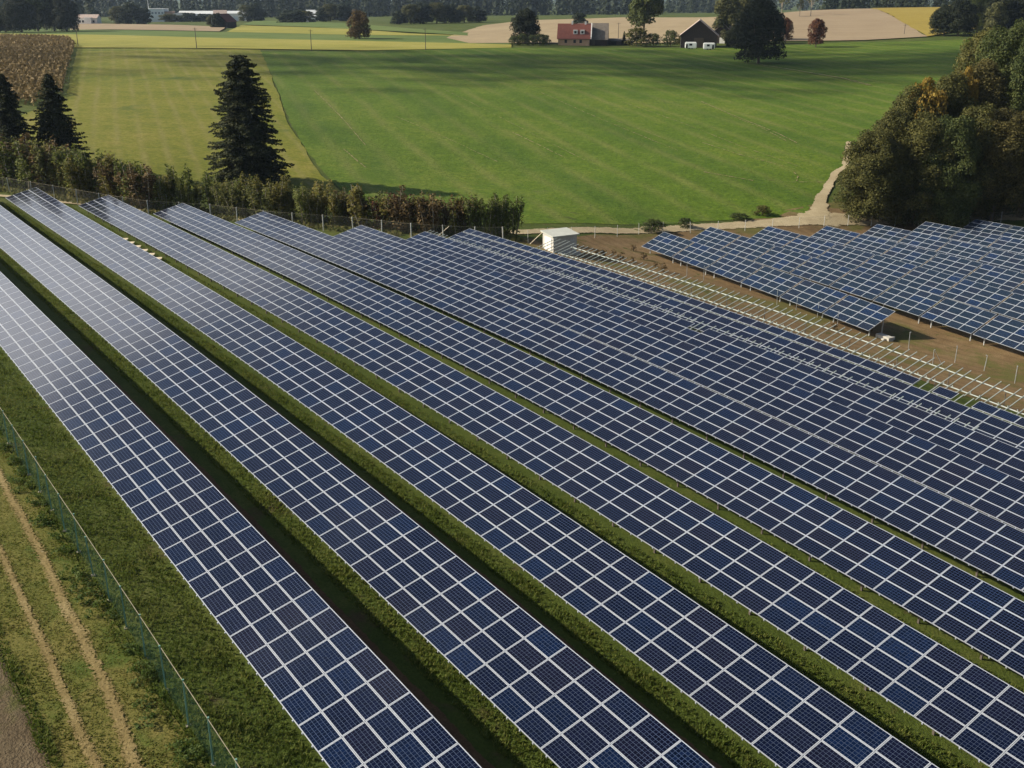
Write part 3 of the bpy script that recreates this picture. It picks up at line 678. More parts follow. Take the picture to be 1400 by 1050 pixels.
def sapling(seed, H, Wd, ns=8, per=165, leaf=.22):
    """young hedge plant: several upright stems leafy along most of their length, ragged on top"""
    global rng
    rng = np.random.default_rng(seed); rnd = random.Random(seed); tr = MB(); P, N = [], []
    for i in range(ns):
        a = rnd.uniform(0, 6.28); rr = Wd/2*rnd.uniform(.25, .95); h = H*rnd.uniform(.68, 1.0); b = Vector((math.cos(a)*rr*.45, math.sin(a)*rr*.45, -.2)); t = Vector((math.cos(a)*rr, math.sin(a)*rr, h))
        tr.tube([b, b.lerp(t, .5) + Vector((rnd.gauss(0, .12), rnd.gauss(0, .12), 0)), t], [.05, .035, .01], 5)
        f = rng.beta(1.35, 1.25, per)*.88 + .14; w = Wd*(.19*(1.15-f)**.6)*np.sqrt(rng.uniform(.1, 1.3, per)); th = rng.uniform(0, 6.28, per)
        bb, tt = np.array(b), np.array(t); c = bb + (tt-bb)*f[:, None]
        P.append(c + np.stack([np.cos(th)*w, np.sin(th)*w, rng.normal(0, .18, per)], 1)); N.append(np.stack([np.cos(th), np.sin(th), np.full(per, .6)], 1))
        for k in range(3):
            q = b.lerp(t, rnd.uniform(.35, .8)); e = q + Vector((rnd.gauss(0, .35), rnd.gauss(0, .35), rnd.uniform(.4, .9)))*1.0; tr.tube([q, e], [.02, .006], 4)
            P.append(np.array(q) + (np.array(e)-np.array(q))*rng.uniform(.3, 1.1, 26)[:, None] + rng.normal(0, .10, (26, 3))); N.append(rng.normal(0, 1, (26, 3)))
    return quads(np.concatenate(P), np.concatenate(N), leaf, .6), tr
class Kind:
    """one sort of tree or bush: crown and trunk meshes that its individuals share"""
    def __init__(s, name, gen, leafmat, bark=None):
        (Vq, Fq), tr = gen; s.crown = npmesh(name+'_crown', Vq, Fq, leafmat); s.trunk = tr.mesh(name+'_trunk', bark or M['bark'], True); s.name = name
        s.H = float(Vq[:, 2].max()); s.W = float(np.ptp(Vq[:, 0]))
    def place(s, x, y, label, cat, h, w=None, group=None, rz=None, sink=0.0):
        k = h/s.H; kw = (w/s.W) if w else k
        o = empty(s.name, (x, y, zf(x, y)-sink), random.uniform(0, 6.28) if rz is None else rz); o.scale = (kw, kw, k)
        tag(o, label, cat, group)
        link(bpy.data.objects.new('crown', s.crown), o); link(bpy.data.objects.new('trunk', s.trunk), o); return o
L_olive = leaf_mat('leaves_olive', [(.040, .046, .011), (.080, .080, .019), (.150, .138, .036)])
L_brown = leaf_mat('leaves_brown', [(.055, .036, .014), (.105, .070, .025), (.18, .12, .045)])
L_wood = leaf_mat('leaves_wood', [(.044, .041, .012), (.084, .074, .020), (.150, .125, .036)])
L_green = leaf_mat('leaves_green', [(.028, .042, .010), (.058, .078, .019), (.115, .128, .036)])
L_mid = leaf_mat('leaves_fresh', [(.035, .060, .012), (.062, .095, .020), (.105, .135, .035)])
L_dark = leaf_mat('leaves_dark', [(.010, .016, .006), (.019, .026, .009), (.036, .042, .014)])
L_con = leaf_mat('needles', [(.013, .020, .007), (.032, .042, .013), (.075, .080, .028)], trans=.25)
L_yel = leaf_mat('leaves_yellow', [(.13, .085, .012), (.22, .145, .02), (.32, .22, .04)])
L_red = leaf_mat('leaves_red', [(.055, .022, .013), (.11, .042, .022), (.17, .075, .032)])
L_dull = leaf_mat('leaves_dull_green', [(.042, .050, .018), (.080, .085, .030), (.145, .140, .052)])
L_far = leaf_mat('leaves_far', [(.012, .021, .012), (.020, .032, .016), (.038, .050, .022)])
H_olive = leaf_mat('hedge_leaves_olive', [(.080, .080, .016), (.155, .142, .030), (.26, .22, .060)], trans=.45)
H_green = leaf_mat('hedge_leaves_green', [(.062, .085, .016), (.115, .140, .028), (.20, .21, .055)], trans=.45)
H_dull = leaf_mat('hedge_leaves_dull', [(.080, .090, .026), (.140, .150, .042), (.24, .23, .075)], trans=.45)
hedgeK = [Kind('hedge_shrub', sapling(100+i, 6, 3.6), m, M['pale_bark']) for i, m in enumerate([H_olive, H_green, H_dull, H_olive, H_green, L_brown, L_red])]
bushK = Kind('bush', broadleaf(120, 3, 4, .05, 44, 80, .24, .8, False, .35), L_green)
bushK2 = Kind('bush', broadleaf(121, 3, 4, .05, 44, 80, .24, .8, False, .35), L_olive)
tallK = [Kind('broadleaf_tree', broadleaf(130+i, 21, 13, .04, 120, 150, .30, 1.25, False, .45), m) for i, m in enumerate([L_olive, L_green, L_wood, L_olive])]
darkK = Kind('broadleaf_tree', broadleaf(140, 20, 18, .07, 110, 26, .62, 1, False, .4), L_dark)
greenK = Kind('broadleaf_tree', broadleaf(141, 20, 16, .06, 52, 30, .75), L_green)
redK = Kind('maple_tree', broadleaf(142, 10, 8, .14, 80, 60, .40, 1.15, False, .35), L_red)
oliveK = Kind('broadleaf_tree', broadleaf(143, 20, 15, .06, 66, 26, .75, 1.1, False, .4), L_dull)
yelK = Kind('broadleaf_tree', broadleaf(144, 12, 9, .2, 60, 40, .4, 1, False, .4), L_yel)
farbK = Kind('round_bush', broadleaf(145, 8, 12, .04, 46, 26, .7, .7, False, .3), L_far)
birchK = Kind('birch_tree', broadleaf(146, 18, 9, .3, 22, 12, .7), L_dull, M['pale_bark'])
brownfarK = Kind('round_tree', broadleaf(147, 14, 12, .05, 70, 26, .6, 1, False, .4), L_brown)
spruceA = Kind('spruce_tree', conifer(150, 19, 13.5, 60000, .42, .40, .03, .38, .10), L_con)
spruceB = Kind('spruce_tree', conifer(151, 17, 12, 42000, .42, .72, .03, .4, .16), L_con)

# hedge behind the wire fence
HL = pix((-70, 248), (0, 252), (60, 262), (100, 268), (200, 285), (280, 290), (380, 301), (470, 308), (560, 318), (640, 322), (700, 322))
seg = [math.dist(a, b) for a, b in zip(HL[:-1], HL[1:])]; tot = sum(seg); s = 0; k = 0
hl = ['olive young hedge tree on bare stems', 'green young hedge tree on bare stems', 'dull green young hedge tree', 'olive bushy hedge tree', 'dark green hedge tree', 'brown leaved hedge tree', 'red leaved hedge tree']
spots = []
while s < tot:
    t = s
    for a, b, L in zip(HL[:-1], HL[1:], seg):
        if t <= L: spots.append((a[0]+(b[0]-a[0])*t/L, a[1]+(b[1]-a[1])*t/L, s/tot)); break
        t -= L
    s += random.uniform(1.0, 1.6)
nsp = len(spots)
for i, (x, y, f) in enumerate(spots):
    q = random.random(); ki = random.choice([0, 1, 2, 3, 4, 0, 2, 5]) if f < .8 else random.choice([1, 4, 5, 6, 0])
    if f > .93: ki = 4
    hh = (6.7 if f < .35 else 5.6) * random.uniform(.78, 1.15) * (1 if f < .9 else .92)
    n_ = nsp-i; e = f'{ordn[n_-1]}' if n_ <= 20 else f'number {n_}'
    hedgeK[ki].place(x+random.uniform(-.6, .6), y+random.uniform(-.9, 1.6), f'{hl[ki]}, {e} along the hedge from the hut', 'shrub', hh, hh*random.uniform(.60, .85), 'hedge trees behind the wire fence')
# spruces behind the hedge
x, y = atd(341, 172); spruceA.place(x, y, 'broad tall dark spruce standing alone behind the hedge beside the meadow', 'tree', 19.6, 15.0)
x, y = atd(84, 168); spruceB.place(x, y, 'dark spruce behind the hedge at the corner of the brown maize field', 'tree', 14.3, 13.2, 'pair of dark spruces')
x, y = atd(22, 166); Kind('spruce_tree', conifer(152, 17, 12, 42000, .42, .66, .03, .4, .18), L_con).place(x, y, 'dark spruce in front of the maize field, left of its twin', 'tree', 14.0, 12.6, 'pair of dark spruces')
# forest edge on the right
fl = ['olive', 'green', 'brownish', 'dusky olive']
FT = [(1185, 168, 15, 11, 0), (1215, 172, 17.5, 12, 3), (1250, 169, 18, 12, 0), (1285, 168, 18, 12, 1), (1320, 172, 19, 12, 0), (1355, 170, 18, 12, 2), (1392, 170, 18, 12, 2), (1235, 181, 20, 12, 0), (1275, 186, 21, 13, 3), (1315, 190, 22.5, 13, 2),
      (1350, 205, 26, 16, 1), (1395, 200, 26, 15, 1), (1320, 212, 25, 14, 3), (1430, 190, 25, 15, 1), (1450, 172, 19, 12, 2), (1400, 225, 28, 16, 1)]
for i, (u, by, h, w, ki) in enumerate(FT):
    x, y = atd(u, by)
    tallK[ki].place(x, y, f'{fl[ki]} broadleaf tree of the forest edge, {ordn[i]} by depth into the wood', 'tree', h, w, 'trees of the right forest edge')
x, y = atd(1247, 180); yelK.place(x, y, 'yellow autumn tree top rising out of the forest edge', 'tree', 21.2, 8)
x, y = atd(1300, 186); yelK.place(x, y, 'yellowish young tree crown in the middle of the forest edge', 'tree', 21.8, 5)
for i, (u, v, h, w, kd) in enumerate([(893, 317, 1.9, 4.0, bushK), (936, 311, 1.5, 2.6, bushK), (1042, 294, 1.6, 3.0, bushK2), (1010, 300, 1.0, 3.6, bushK), (1165, 287, 1.6, 3.5, bushK2), (1196, 288, 2.2, 4, bushK2)]):
    x, y = at(u, v); lab = ['green bush beside the gravel track left of the right solar tables', 'smaller green bush on the track edge', 'brownish shrub at the field edge by the track', 'low green bush at the field edge', 'small shrub at the fork of the gravel track', 'low shrub under the forest edge'][i]
    kd.place(x, y, lab, 'bush', h, w)
weedK = Kind('weed_clump', broadleaf(160, 1.2, 1.2, .02, 9, 110, .13, 1, True), L_brown)
for i, (u, v) in enumerate([(815, 349), (826, 352), (838, 350), (848, 357), (866, 359), (880, 356), (896, 366), (1190, 452), (1178, 448), (1140, 452), (866, 344), (905, 372)]):
    x, y = at(u, v); weedK.place(x, y, f'brown weed clump on the soil near the rack, {ordn[i]} of them counted from the hut' if i not in (7, 8, 9) else f'weed clump at the foot of the front tables, {ordn[i-7]} from their near end', 'weeds', random.uniform(.7, 1.3), None, 'weed clumps on the bare soil')

# far trees around the farm and fields
def far(kind, u, by, h, w, label, cat='tree', group=None): x, y = atd(u, by); return kind.place(x, y, label, cat, h, w, group)
far(darkK, 1036, 395, 23, 19.5, 'big dark round tree standing in the green field before the farm')
far(oliveK, 992, 500, 22, 14, 'pale olive tall tree behind the dark gabled barn'); far(oliveK, 1016, 520, 22, 14, 'olive tall tree half hidden by the big dark tree')
far(greenK, 880, 520, 24.5, 17, 'tall bright green tree between the farmhouse and the barn')
far(darkK, 718, 490, 15, 14, 'dark round tree left of the red roofed farmhouse')
far(farbK, 792, 640, 9.5, 11, 'single round tree in the tan field behind the farmhouse', 'tree')
far(bushK2, 870, 480, 8, 12, 'broad yellowish green bush under the tall green tree', 'bush'); far(bushK, 893, 480, 5.5, 8, 'dark low bush right of the yellowish bush', 'bush')
far(bushK, 917, 478, 7, 8, 'round green bush left of the dark barn', 'bush'); far(bushK2, 932, 482, 5, 6, 'small bush touching the dark barn wall', 'bush')
far(spruceB, 853, 485, 6, 3.5, 'small dark conifer right of the grey barn roof')
for i, (u, h, w) in enumerate([(703, 4, 6), (715, 5, 6), (728, 4.5, 6), (738, 5, 6), (746, 4.6, 5)]): far(bushK, u, 478, h, w, f'green garden shrub before the farmhouse, {ordn[i]} from the left end', 'shrub', 'garden shrubs before the farmhouse')
far(redK, 1115, 470, 12, 9, 'small round red brown tree at the edge of the ploughed field'); far(redK, 1074, 500, 11, 7, 'thin reddish tree right behind the big dark tree')
far(darkK, 1003, 470, 9, 9, 'dark bushy tree right of the gabled barn')
for i, (u, h, w) in enumerate([(1068, 17, 9), (1093, 11, 5), (1108, 17, 7)]): far(birchK, u, 720, h, w, f'pale thin birch on the ridge, {ordn[i]} from the big dark tree', 'tree', 'birches on the ridge')
far(brownfarK, 491, 520, 13.5, 13, 'lone round brown and green tree in the yellow stubble')
for i, (u, by, h, w) in enumerate([(545, 770, 9, 13), (562, 775, 13, 17), (578, 780, 14, 18), (597, 785, 14, 18), (616, 790, 13, 18), (635, 800, 12, 17), (652, 810, 11, 15)]):
    far(oliveK if i % 2 else farbK, u, by, h, w, f'round tree of the grove in the middle fields, {ordn[i]} from its left end', 'tree', 'grove in the middle fields')
for i, (u, by, h, w) in enumerate([(8, 620, 15, 20), (30, 615, 20, 20), (52, 640, 26, 22), (75, 640, 24, 20), (92, 632, 20, 17), (-20, 620, 20, 20)]):
    far(darkK if i != 2 else greenK, u, by, h, w, ['dark tree of the left wood at the stubble field', 'dark tall tree in the left wood', 'paler tall tree in the left wood', 'dark broad tree in the left wood, near its tip', 'dark tree ending the left wood beside the tan field', 'dark tree of the left wood at the frame border'][i], 'tree', 'wood beyond the stubble field')
for i, (u, by, h, w) in enumerate([(163, 880, 14, 16), (180, 880, 17, 20), (197, 890, 13, 16), (338, 960, 14, 16), (350, 960, 15, 17), (400, 860, 10, 26), (418, 870, 9, 18), (412, 1000, 10, 16), (440, 930, 12, 16), (452, 930, 14, 17), (466, 930, 14, 17), (473, 935, 13, 16), (232, 1010, 7, 22), (258, 1010, 8, 22), (280, 1010, 7, 22), (292, 720, 8, 10), (298, 715, 9.5, 9)]):
    far(farbK if i % 3 else oliveK, u, by, h, w, ['tree left of the pale works, first', 'tall round tree left of the pale works', 'round tree touching the pale works', 'tree between white sheds, left one', 'tree between white sheds, right one', 'broad hedge clump right of the sheds', 'low hedge end right of the sheds', 'tree behind the broad hedge clump', 'dark tree beside the white house', 'dark tree right of the white house', 'dark round tree left of the lone stubble tree', 'dark tree touching the lone stubble tree', 'low hedge before the pale works', 'low hedge before the white halls', 'low hedge left of the small red barn', 'bush in front of the small red roofed barn', 'ivy covered bush leaning on the small red roofed barn'][i], 'tree', 'trees among the village buildings')
for i, (u, by, h, w) in enumerate([(1290, 520, 14, 15), (1310, 515, 17, 16), (1335, 530, 19, 17), (1362, 520, 17, 17), (1390, 520, 17, 17), (1415, 520, 18, 17)]):
    far(darkK if i != 2 else tallK[1], u, by, h, w, f'dark tree of the far right grove above the forest, {ordn[i]} from its left end', 'tree', 'far right grove')
far(oliveK, 1358, 503, 15, 11, 'olive yellow tree in the far right grove')

# distant woods that read as one mass
def woods(name, bands, mat, label):
    Vs, Fs, o = [], [], 0
    for (u0, u1, by0, by1, n_, h0, h1, sharp) in bands:
        for _ in range(n_):
            by = random.uniform(by0, by1); x, y = atd(random.uniform(u0, u1), by); z = zf(x, y); h = random.uniform(h0, h1); w = h*random.uniform(.22, .32)*(1 if sharp else 1.6)
            m = 46; f = rng.uniform(0, 1, m); a = rng.uniform(0, 6.28, m)
            rr = w*((1-f)**.8 if sharp else np.sqrt(np.maximum(0, 1-(2*f-1)**2))*.8 + .1)*rng.uniform(.5, 1.05, m)
            pt = np.stack([x+np.cos(a)*rr, y+np.sin(a)*rr, z + f*h], 1); nr = np.stack([np.cos(a), np.sin(a), np.full(m, .7)], 1)
            Vq, Fq = quads(pt, nr, h*.17, .4); Vs.append(Vq); Fs.append(Fq+o); o += len(Vq)
    tag(link(bpy.data.objects.new(name, npmesh(name, np.concatenate(Vs), np.concatenate(Fs), mat))), label, 'woods', None, 'stuff')
woods('distant_forest', [(330, 900, 1250, 1420, 420, 19, 27, True), (100, 420, 1350, 1600, 260, 17, 25, True), (-120, 130, 900, 1100, 120, 18, 26, True), (880, 1060, 1500, 1800, 160, 16, 24, True),
                         (1120, 1420, 900, 1000, 150, 12, 19, True)], L_far, 'dark conifer forest stretching across behind the fields and farm')
woods('distant_forest', [(-150, 1550, 1900, 2600, 420, 18, 30, False), (-300, 1700, 3000, 4300, 220, 18, 32, False)], L_far, 'hazy blue wooded country far behind the conifer forest')

# maize field on the left
mp = pix((-60, 150), (0, 140), (45, 147), (89, 128), (97, 95), (104, 66), (95, 57), (60, 54.5), (0, 54), (-60, 54))
from mathutils.geometry import intersect_point_tri_2d
def inpoly(px, py, poly):
    c = np.zeros(len(px), bool); j = len(poly)-1
    for i in range(len(poly)):
        (xi, yi), (xj, yj) = poly[i], poly[j]
        c ^= ((yi > py) != (yj > py)) & (px < (xj-xi)*(py-yi)/(yj-yi+1e-12) + xi); j = i
    return c
rng = np.random.default_rng(5)
xs = [p[0] for p in mp]; ys = [p[1] for p in mp]
N0 = 260000; px = rng.uniform(min(xs), max(xs), N0); py = rng.uniform(min(ys), max(ys), N0)
# drill lines 1.5 m apart
dx, dy = mp[5][0]-mp[3][0], mp[5][1]-mp[3][1]; L = math.hypot(dx, dy); dx, dy = dx/L, dy/L
s_ = px*dy - py*dx; s2 = np.round(s_/1.6)*1.6 + rng.normal(0, .22, N0); px = px + (s2-s_)*dy; py = py - (s2-s_)*dx
k = inpoly(px, py, mp); px, py = px[k][:90000], py[k][:90000]
hgt = 2.6*np.sqrt(rng.uniform(.02, 1, len(px)))
pt = np.stack([px, py, zg(px, py) + hgt], 1)
Vq, Fq = quads(pt, np.tile([0, -.4, .6], (len(pt), 1)), .62, .8)
L_maize = leaf_mat('dry_maize', [(.125, .085, .032), (.20, .14, .052), (.28, .20, .085)], trans=.15)
tag(link(bpy.data.objects.new('maize_crop', npmesh('maize_crop', Vq, Fq, L_maize))), 'tall dry brown maize standing in rows left of the meadow', 'maize', None, 'stuff')

# grass and weeds growing near the camera
rng = np.random.default_rng(11)
def tufts(name, regions, h, mat, label):
    P = []
    for (x0, x1, y0, y1, n_) in regions:
        X = x0 + (x1-x0)*rng.uniform(0, 1, n_)**1.7; Y = rng.uniform(y0, y1, n_)
        a, b = -X*sa + Y*ca, X*ca + Y*sa; P.append(np.stack([a, b, zg(a, b)+.04], 1))
    P = np.concatenate(P); m = len(P)
    hp = np.clip(np.sin(P[:, 0]*1.3+np.sin(P[:, 1]*.9)*2)*.5+np.sin(P[:, 1]*2.1+P[:, 0]*.6)*.5, -1, 1)
    P = np.repeat(P, 3, 0); hp = np.repeat(hp, 3); m3 = len(P); a = rng.uniform(0, 6.28, m3); w = rng.uniform(.02, .05, m3); hh = h*(1+.45*hp)*rng.uniform(.5, 1.3, m3)
    c, s = np.cos(a), np.sin(a); b0 = P + np.stack([c*.04, s*.04, 0*a], 1); le = rng.uniform(.3, 1.1, m3)*hh
    V = np.stack([b0 + np.stack([-s*w, c*w, 0*a], 1), b0 + np.stack([s*w, -c*w, 0*a], 1), b0 + np.stack([c*le, s*le, hh], 1)], 1).reshape(-1, 3)
    tag(link(bpy.data.objects.new(name, npmesh(name, V, np.arange(3*m3).reshape(m3, 3), mat))), label, 'grass', None, 'stuff')
L_grass = leaf_mat('grass_blades', [(.068, .105, .015), (.108, .148, .024), (.175, .182, .044)], .9, .45)
L_weed = leaf_mat('weed_leaves', [(.050, .085, .016), (.085, .13, .026), (.14, .18, .045)], trans=.4)
L_tall = leaf_mat('tall_grass_blades', [(.075, .095, .022), (.13, .135, .036), (.22, .19, .07)], trans=.4)
L_dry = leaf_mat('dry_grass_blades', [(.095, .13, .020), (.155, .17, .034), (.25, .215, .070)], .9, .5)
tufts('grass', [(18, 150, 8.8, 12.7, 26000), (12, 150, 18.8, 20.1, 11000), (9, 152, 26.0, 27.1, 10000), (24, 110, 4.4, 4.95, 5000), (9, 150, 31.5, 34.2, 15000), (9, 140, 39, 41.2, 11000), (12, 130, 46, 48.4, 7000)], .11, L_grass, 'short green grass growing between the solar rows and along the fence')
tufts('verge_grass', [(22, 110, 4.7, 9.1, 30000)], .055, L_dry, 'yellowish dry grass on the verge outside the mesh fence')
(Vq, Fq), _t = broadleaf(170, .5, .95, .02, 9, 260, .10, 1, False, .3); Vs, Fs, o = [], [], 0
for i in range(110):
    X = 24 + 62*random.random()**1.2; x, y = F2W(X, 9.3 - abs(random.gauss(0, .55))); a = random.uniform(0, 6.28); k = random.uniform(.45, 1.25); h = random.uniform(.5, 1.1)
    c, s_ = math.cos(a)*k, math.sin(a)*k; m = rng.random(len(Fq)) < .5; V1 = Vq.reshape(-1, 4, 3)[m].reshape(-1, 3)
    Vs.append(np.stack([V1[:, 0]*c-V1[:, 1]*s_+x, V1[:, 0]*s_+V1[:, 1]*c+y, V1[:, 2]*h+zf(x, y)], 1)); Fs.append(np.arange(len(V1)).reshape(-1, 4)+o); o += len(V1)
tag(link(bpy.data.objects.new('weeds', npmesh('weeds', np.concatenate(Vs), np.concatenate(Fs), L_weed))), 'leafy green weeds growing along the foot of the mesh fence', 'weeds', None, 'stuff')
# taller grass along the hedge foot and the track
P = []
for a, b in zip(HL[:-1], HL[1:]):
    m = int(math.dist(a, b)*70); t = rng.uniform(0, 1, m); q = np.stack([a[0]+(b[0]-a[0])*t, a[1]+(b[1]-a[1])*t], 1); d = np.array([b[0]-a[0], b[1]-a[1]])/math.dist(a, b)
    P.append(q + np.outer(rng.uniform(-4.5, 2.2, m), [-d[1], d[0]]))
P = np.concatenate(P); z = zg(P[:, 0], P[:, 1]); hh = rng.uniform(.15, .75, len(P)); pt = np.stack([P[:, 0], P[:, 1], z + hh*.5], 1)
Vq, Fq = quads(pt, np.tile([0, -1., .5], (len(P), 1)), .42, .7)
tag(link(bpy.data.objects.new('tall_grass', npmesh('tall_grass', Vq, Fq, L_tall))), 'tall pale grass and weeds at the foot of the hedge', 'grass', None, 'stuff')

# ------------------------------------------------------------------ buildings
def gable(root, L, Wd, eave, ridge, wallm, roofm, over=.5, mats=None):
    mb = MB(); h = L/2; w = Wd/2
    mb.add([(-h, -w, -.5), (h, -w, -.5), (h, w, -.5), (-h, w, -.5), (-h, -w, eave), (h, -w, eave), (h, w, eave), (-h, w, eave), (-h, 0, ridge), (h, 0, ridge)],
           [(0, 1, 5, 4), (2, 3, 7, 6), (1, 2, 6, 9, 5), (3, 0, 4, 8, 7)]); wl = mb.build('wall', wallm, root)
    mb = MB(); sl = (ridge-eave)/w; t = .18
    for s in (-1, 1):
        e = (s*(w+over), eave - sl*over); a = h+over
        vs = [(-a, 0, ridge+.02), (a, 0, ridge+.02), (a, e[0], e[1]+.02), (-a, e[0], e[1]+.02), (-a, 0, ridge+t+.02), (a, 0, ridge+t+.02), (a, e[0], e[1]+t+.02), (-a, e[0], e[1]+t+.02)]
        fs = [(0, 1, 2, 3), (7, 6, 5, 4), (0, 4, 5, 1), (1, 5, 6, 2), (2, 6, 7, 3), (3, 7, 4, 0)]
        mb.add(vs, fs if s < 0 else [tuple(reversed(f)) for f in fs])
    return wl, mb.build('roof', roofm, root)
def part(name, lo, hi, m, root):
    mb = MB(); mb.box(lo, hi); return mb.build(name, m, root)
red = plain('red_tiles', (.16, .050, .036), .8, 0, .18, 1.2, bmp=.3); grey = plain('grey_tiles', (.17, .145, .12), .85, 0, .2, 1.0, bmp=.3); plaster = plain('warm_plaster', (.42, .27, .17), .9, 0, .1, .6)
dwood = plain('dark_timber', (.035, .024, .019), .9, 0, .25, 2); white = plain('white_plaster', (.78, .76, .72), .8, 0, .05, .5); pane = plain('window_dark', (.03, .03, .035), .2, 0, .1, 2)
pink = plain('faded_tiles', (.46, .36, .31), .85, 0, .12, 1.0); pale = plain('pale_cladding', (.62, .68, .72), .6, 0, .06, .3); roofl = plain('light_metal_roof', (.70, .72, .72), .5, 0, .05, .3)
def bld(u, by, rz, name, label, cat='building'):
    x, y = atd(u, by); o = empty(name, (x, y, zf(x, y)), rz); return tag(o, label, cat)
b = bld(785, 485, R(-6), 'farmhouse', 'farmhouse with red tiled roof, white gable edge and two white dormers', 'house')
w_, rf = gable(b, 13.5, 9.5, 3.1, 8.6, plaster, red)
for x in (-3.4, .4, 3.0): fr = part('window', (x-.55, -4.81, 1.0), (x+.55, -4.752, 2.3), pane, b)
part('chimney', (-1.3, -.35, 8.2), (-.6, .35, 9.9), white, rf); part('chimney', (4.4, -.35, 8.2), (5.1, .35, 9.7), white, rf)
for x in (.6, 3.6):
    d = part('dormer', (x-.9, -3.8, 4.6), (x+.9, -1.9, 6.3), white, b); part('window', (x-.5, -3.86, 4.9), (x+.5, -3.803, 5.9), pane, d)
part('gable_edge', (7.27, -5.2, 2.6), (7.6, -4.9, 3.4), white, b)
mb = MB(); mb.bar((7.45, -5.2, 2.72), (7.45, 0, 8.95), .4, .35); mb.bar((7.45, 0, 8.95), (7.45, 5.2, 2.72), .4, .35); mb.build('gable_trim', white, b)
b = bld(810, 487, R(-6), 'barn', 'grey tiled barn adjoining the red roofed farmhouse', 'barn'); gable(b, 12.8, 10, 2.8, 8.8, dwood, grey)
part('door', (-2, -5.06, -.2), (1.2, -5.003, 2.5), plain('old_door', (.09, .065, .045), .9), b)
b = bld(846, 490, R(-6), 'low_shed', 'low dark shed at the end of the grey barn', 'shed'); gable(b, 13, 5, 1.6, 2.4, dwood, grey, .3)
part('door', (-1, -2.56, -.2), (1, -2.503, 1.5), MATS['old_door'], b)
b = bld(955, 478, R(80), 'barn', 'dark timber barn with its gable to the field and pale roof', 'barn'); gable(b, 16, 15, 5.2, 11.0, dwood, pink, .9)
part('door', (-8.06, -2, -.3), (-8.003, 2, 4), MATS['old_door'], b); part('side_wall', (-7.7, 7.51, -.3), (7.7, 7.56, 4.6), white, b)
b = bld(990, 505, R(70), 'farm_shed', 'faded roofed shed half hidden behind the dark barn', 'shed'); gable(b, 12, 9, 4.4, 8.4, dwood, pink, .6); part('door', (-6.06, -1.2, -.2), (-6.003, 1.2, 2.4), white, b)
for u, by, lab in ((944, 462, 'white caravan with a dark window left of the barn door'), (969, 458, 'white caravan with rounded edges right of the barn door')):
    b = bld(u, by, R(-8), 'caravan', lab, 'caravan'); bm = bmesh.new(); bmesh.ops.create_cube(bm, size=1)
    for v in bm.verts: v.co = Vector((v.co.x*4.8, v.co.y*2.2, v.co.z*2.5+1.75))
    bmesh.ops.bevel(bm, geom=bm.edges[:], offset=.3, segments=3, affect='EDGES'); me = bpy.data.meshes.new('body'); bm.to_mesh(me); bm.free(); me.materials.append(mwh); link(bpy.data.objects.new('body', me), b)
    part('window', (-.6 if u < 950 else -.9, -1.13, 1.6), (.6 if u < 950 else .2, -1.09, 2.4), pane, b); part('door', (-2.0 if u < 950 else 1.2, -1.13, .6), (-1.2 if u < 950 else 2.0, -1.09, 2.2), pane, b)
    for sx in (-.6, .6):
        mb = MB(); mb.tube([(sx, -1.0, .35), (sx, -.8, .35)], .35, 12); mb.build('wheel', pane, b)
b = bld(307, 722, R(75), 'field_barn', 'small dark field barn with a red roof and ivy bush', 'barn'); gable(b, 12, 11, 4, 8.5, dwood, red, .4); part('door', (-6.06, -1.5, -.2), (-6.003, 1.5, 3), MATS['old_door'], b)
b = bld(122, 905, R(0), 'village_house', 'long white house with a pinkish roof beside the left wood', 'house'); gable(b, 17, 9, 5.2, 7.6, white, pink, .5)
for x in (-5.5, -3, 5.5): part('window', (x-.8, -4.56, 1.6), (x+.8, -4.503, 3.4), pane, b)
part('annex', (-1, -7, -.3), (4.5, -4.51, 5.6), white, b)
b = bld(217, 1035, R(0), 'works_building', 'pale blue works building with a mast left of the white halls', 'building')
part('wall', (-11, -7, -.5), (8, 7, 11), pale, b); part('roof', (-11.3, -7.3, 11.01), (8.3, 7.3, 11.4), roofl, b); part('tower', (8.01, -6, -.5), (14, 6, 9), plain('rusty_cladding', (.35, .24, .18), .8), b)
for x in np.arange(-9.5, 7, 3): part('window', (x, -7.06, 6.8), (x+1.8, -7.003, 8.6), plain('works_glass', (.20, .25, .30), .3), b)
mb = MB(); mb.tube([(-8, 0, 11.4), (-8, 0, 22)], [.35, .15], 6); mb.build('mast', M['galv'], b)
b = bld(254, 1040, R(-4), 'white_hall', 'white hall with a low arched roof in the village', 'hall')
mb = MB(); pr = [(-12, 0), (-12, 4.6), (-8, 6.8), (-3, 7.9), (3, 7.9), (8, 6.8), (12, 4.6), (12, 0)]
mb.add([(x, -9, z) for x, z in pr]+[(x, 9, z) for x, z in pr], [tuple(range(8))] + [tuple(reversed(range(8, 16)))] + [(i+8, i+9, i+1, i) for i in range(7)]); mb.build('wall', white, b); part('door', (-3, -9.06, 0), (3, -9.003, 4), pale, b)
b = bld(272, 1050, R(0), 'long_hall', 'long low white hall behind the arched hall', 'hall'); gable(b, 34, 12, 6.5, 8.8, white, roofl, .3); part('door', (2, -6.06, 0), (6, -6.003, 4), pale, b); part('window', (8, -6.06, 2), (15, -6.003, 4.5), pane, b)
b = bld(325, 1030, R(8), 'long_hall', 'white shed roof showing between two round trees', 'hall'); gable(b, 26, 11, 6.5, 8.5, white, roofl, .3); part('door', (-3, -5.56, 0), (1, -5.503, 4), pale, b)
b = bld(302, 1000, R(12), 'village_house', 'pale house above the small red roofed barn', 'house'); gable(b, 11, 9, 6.5, 9.5, white, pink, .4); part('window', (-2, -4.56, 2), (0, -4.503, 4), pane, b)
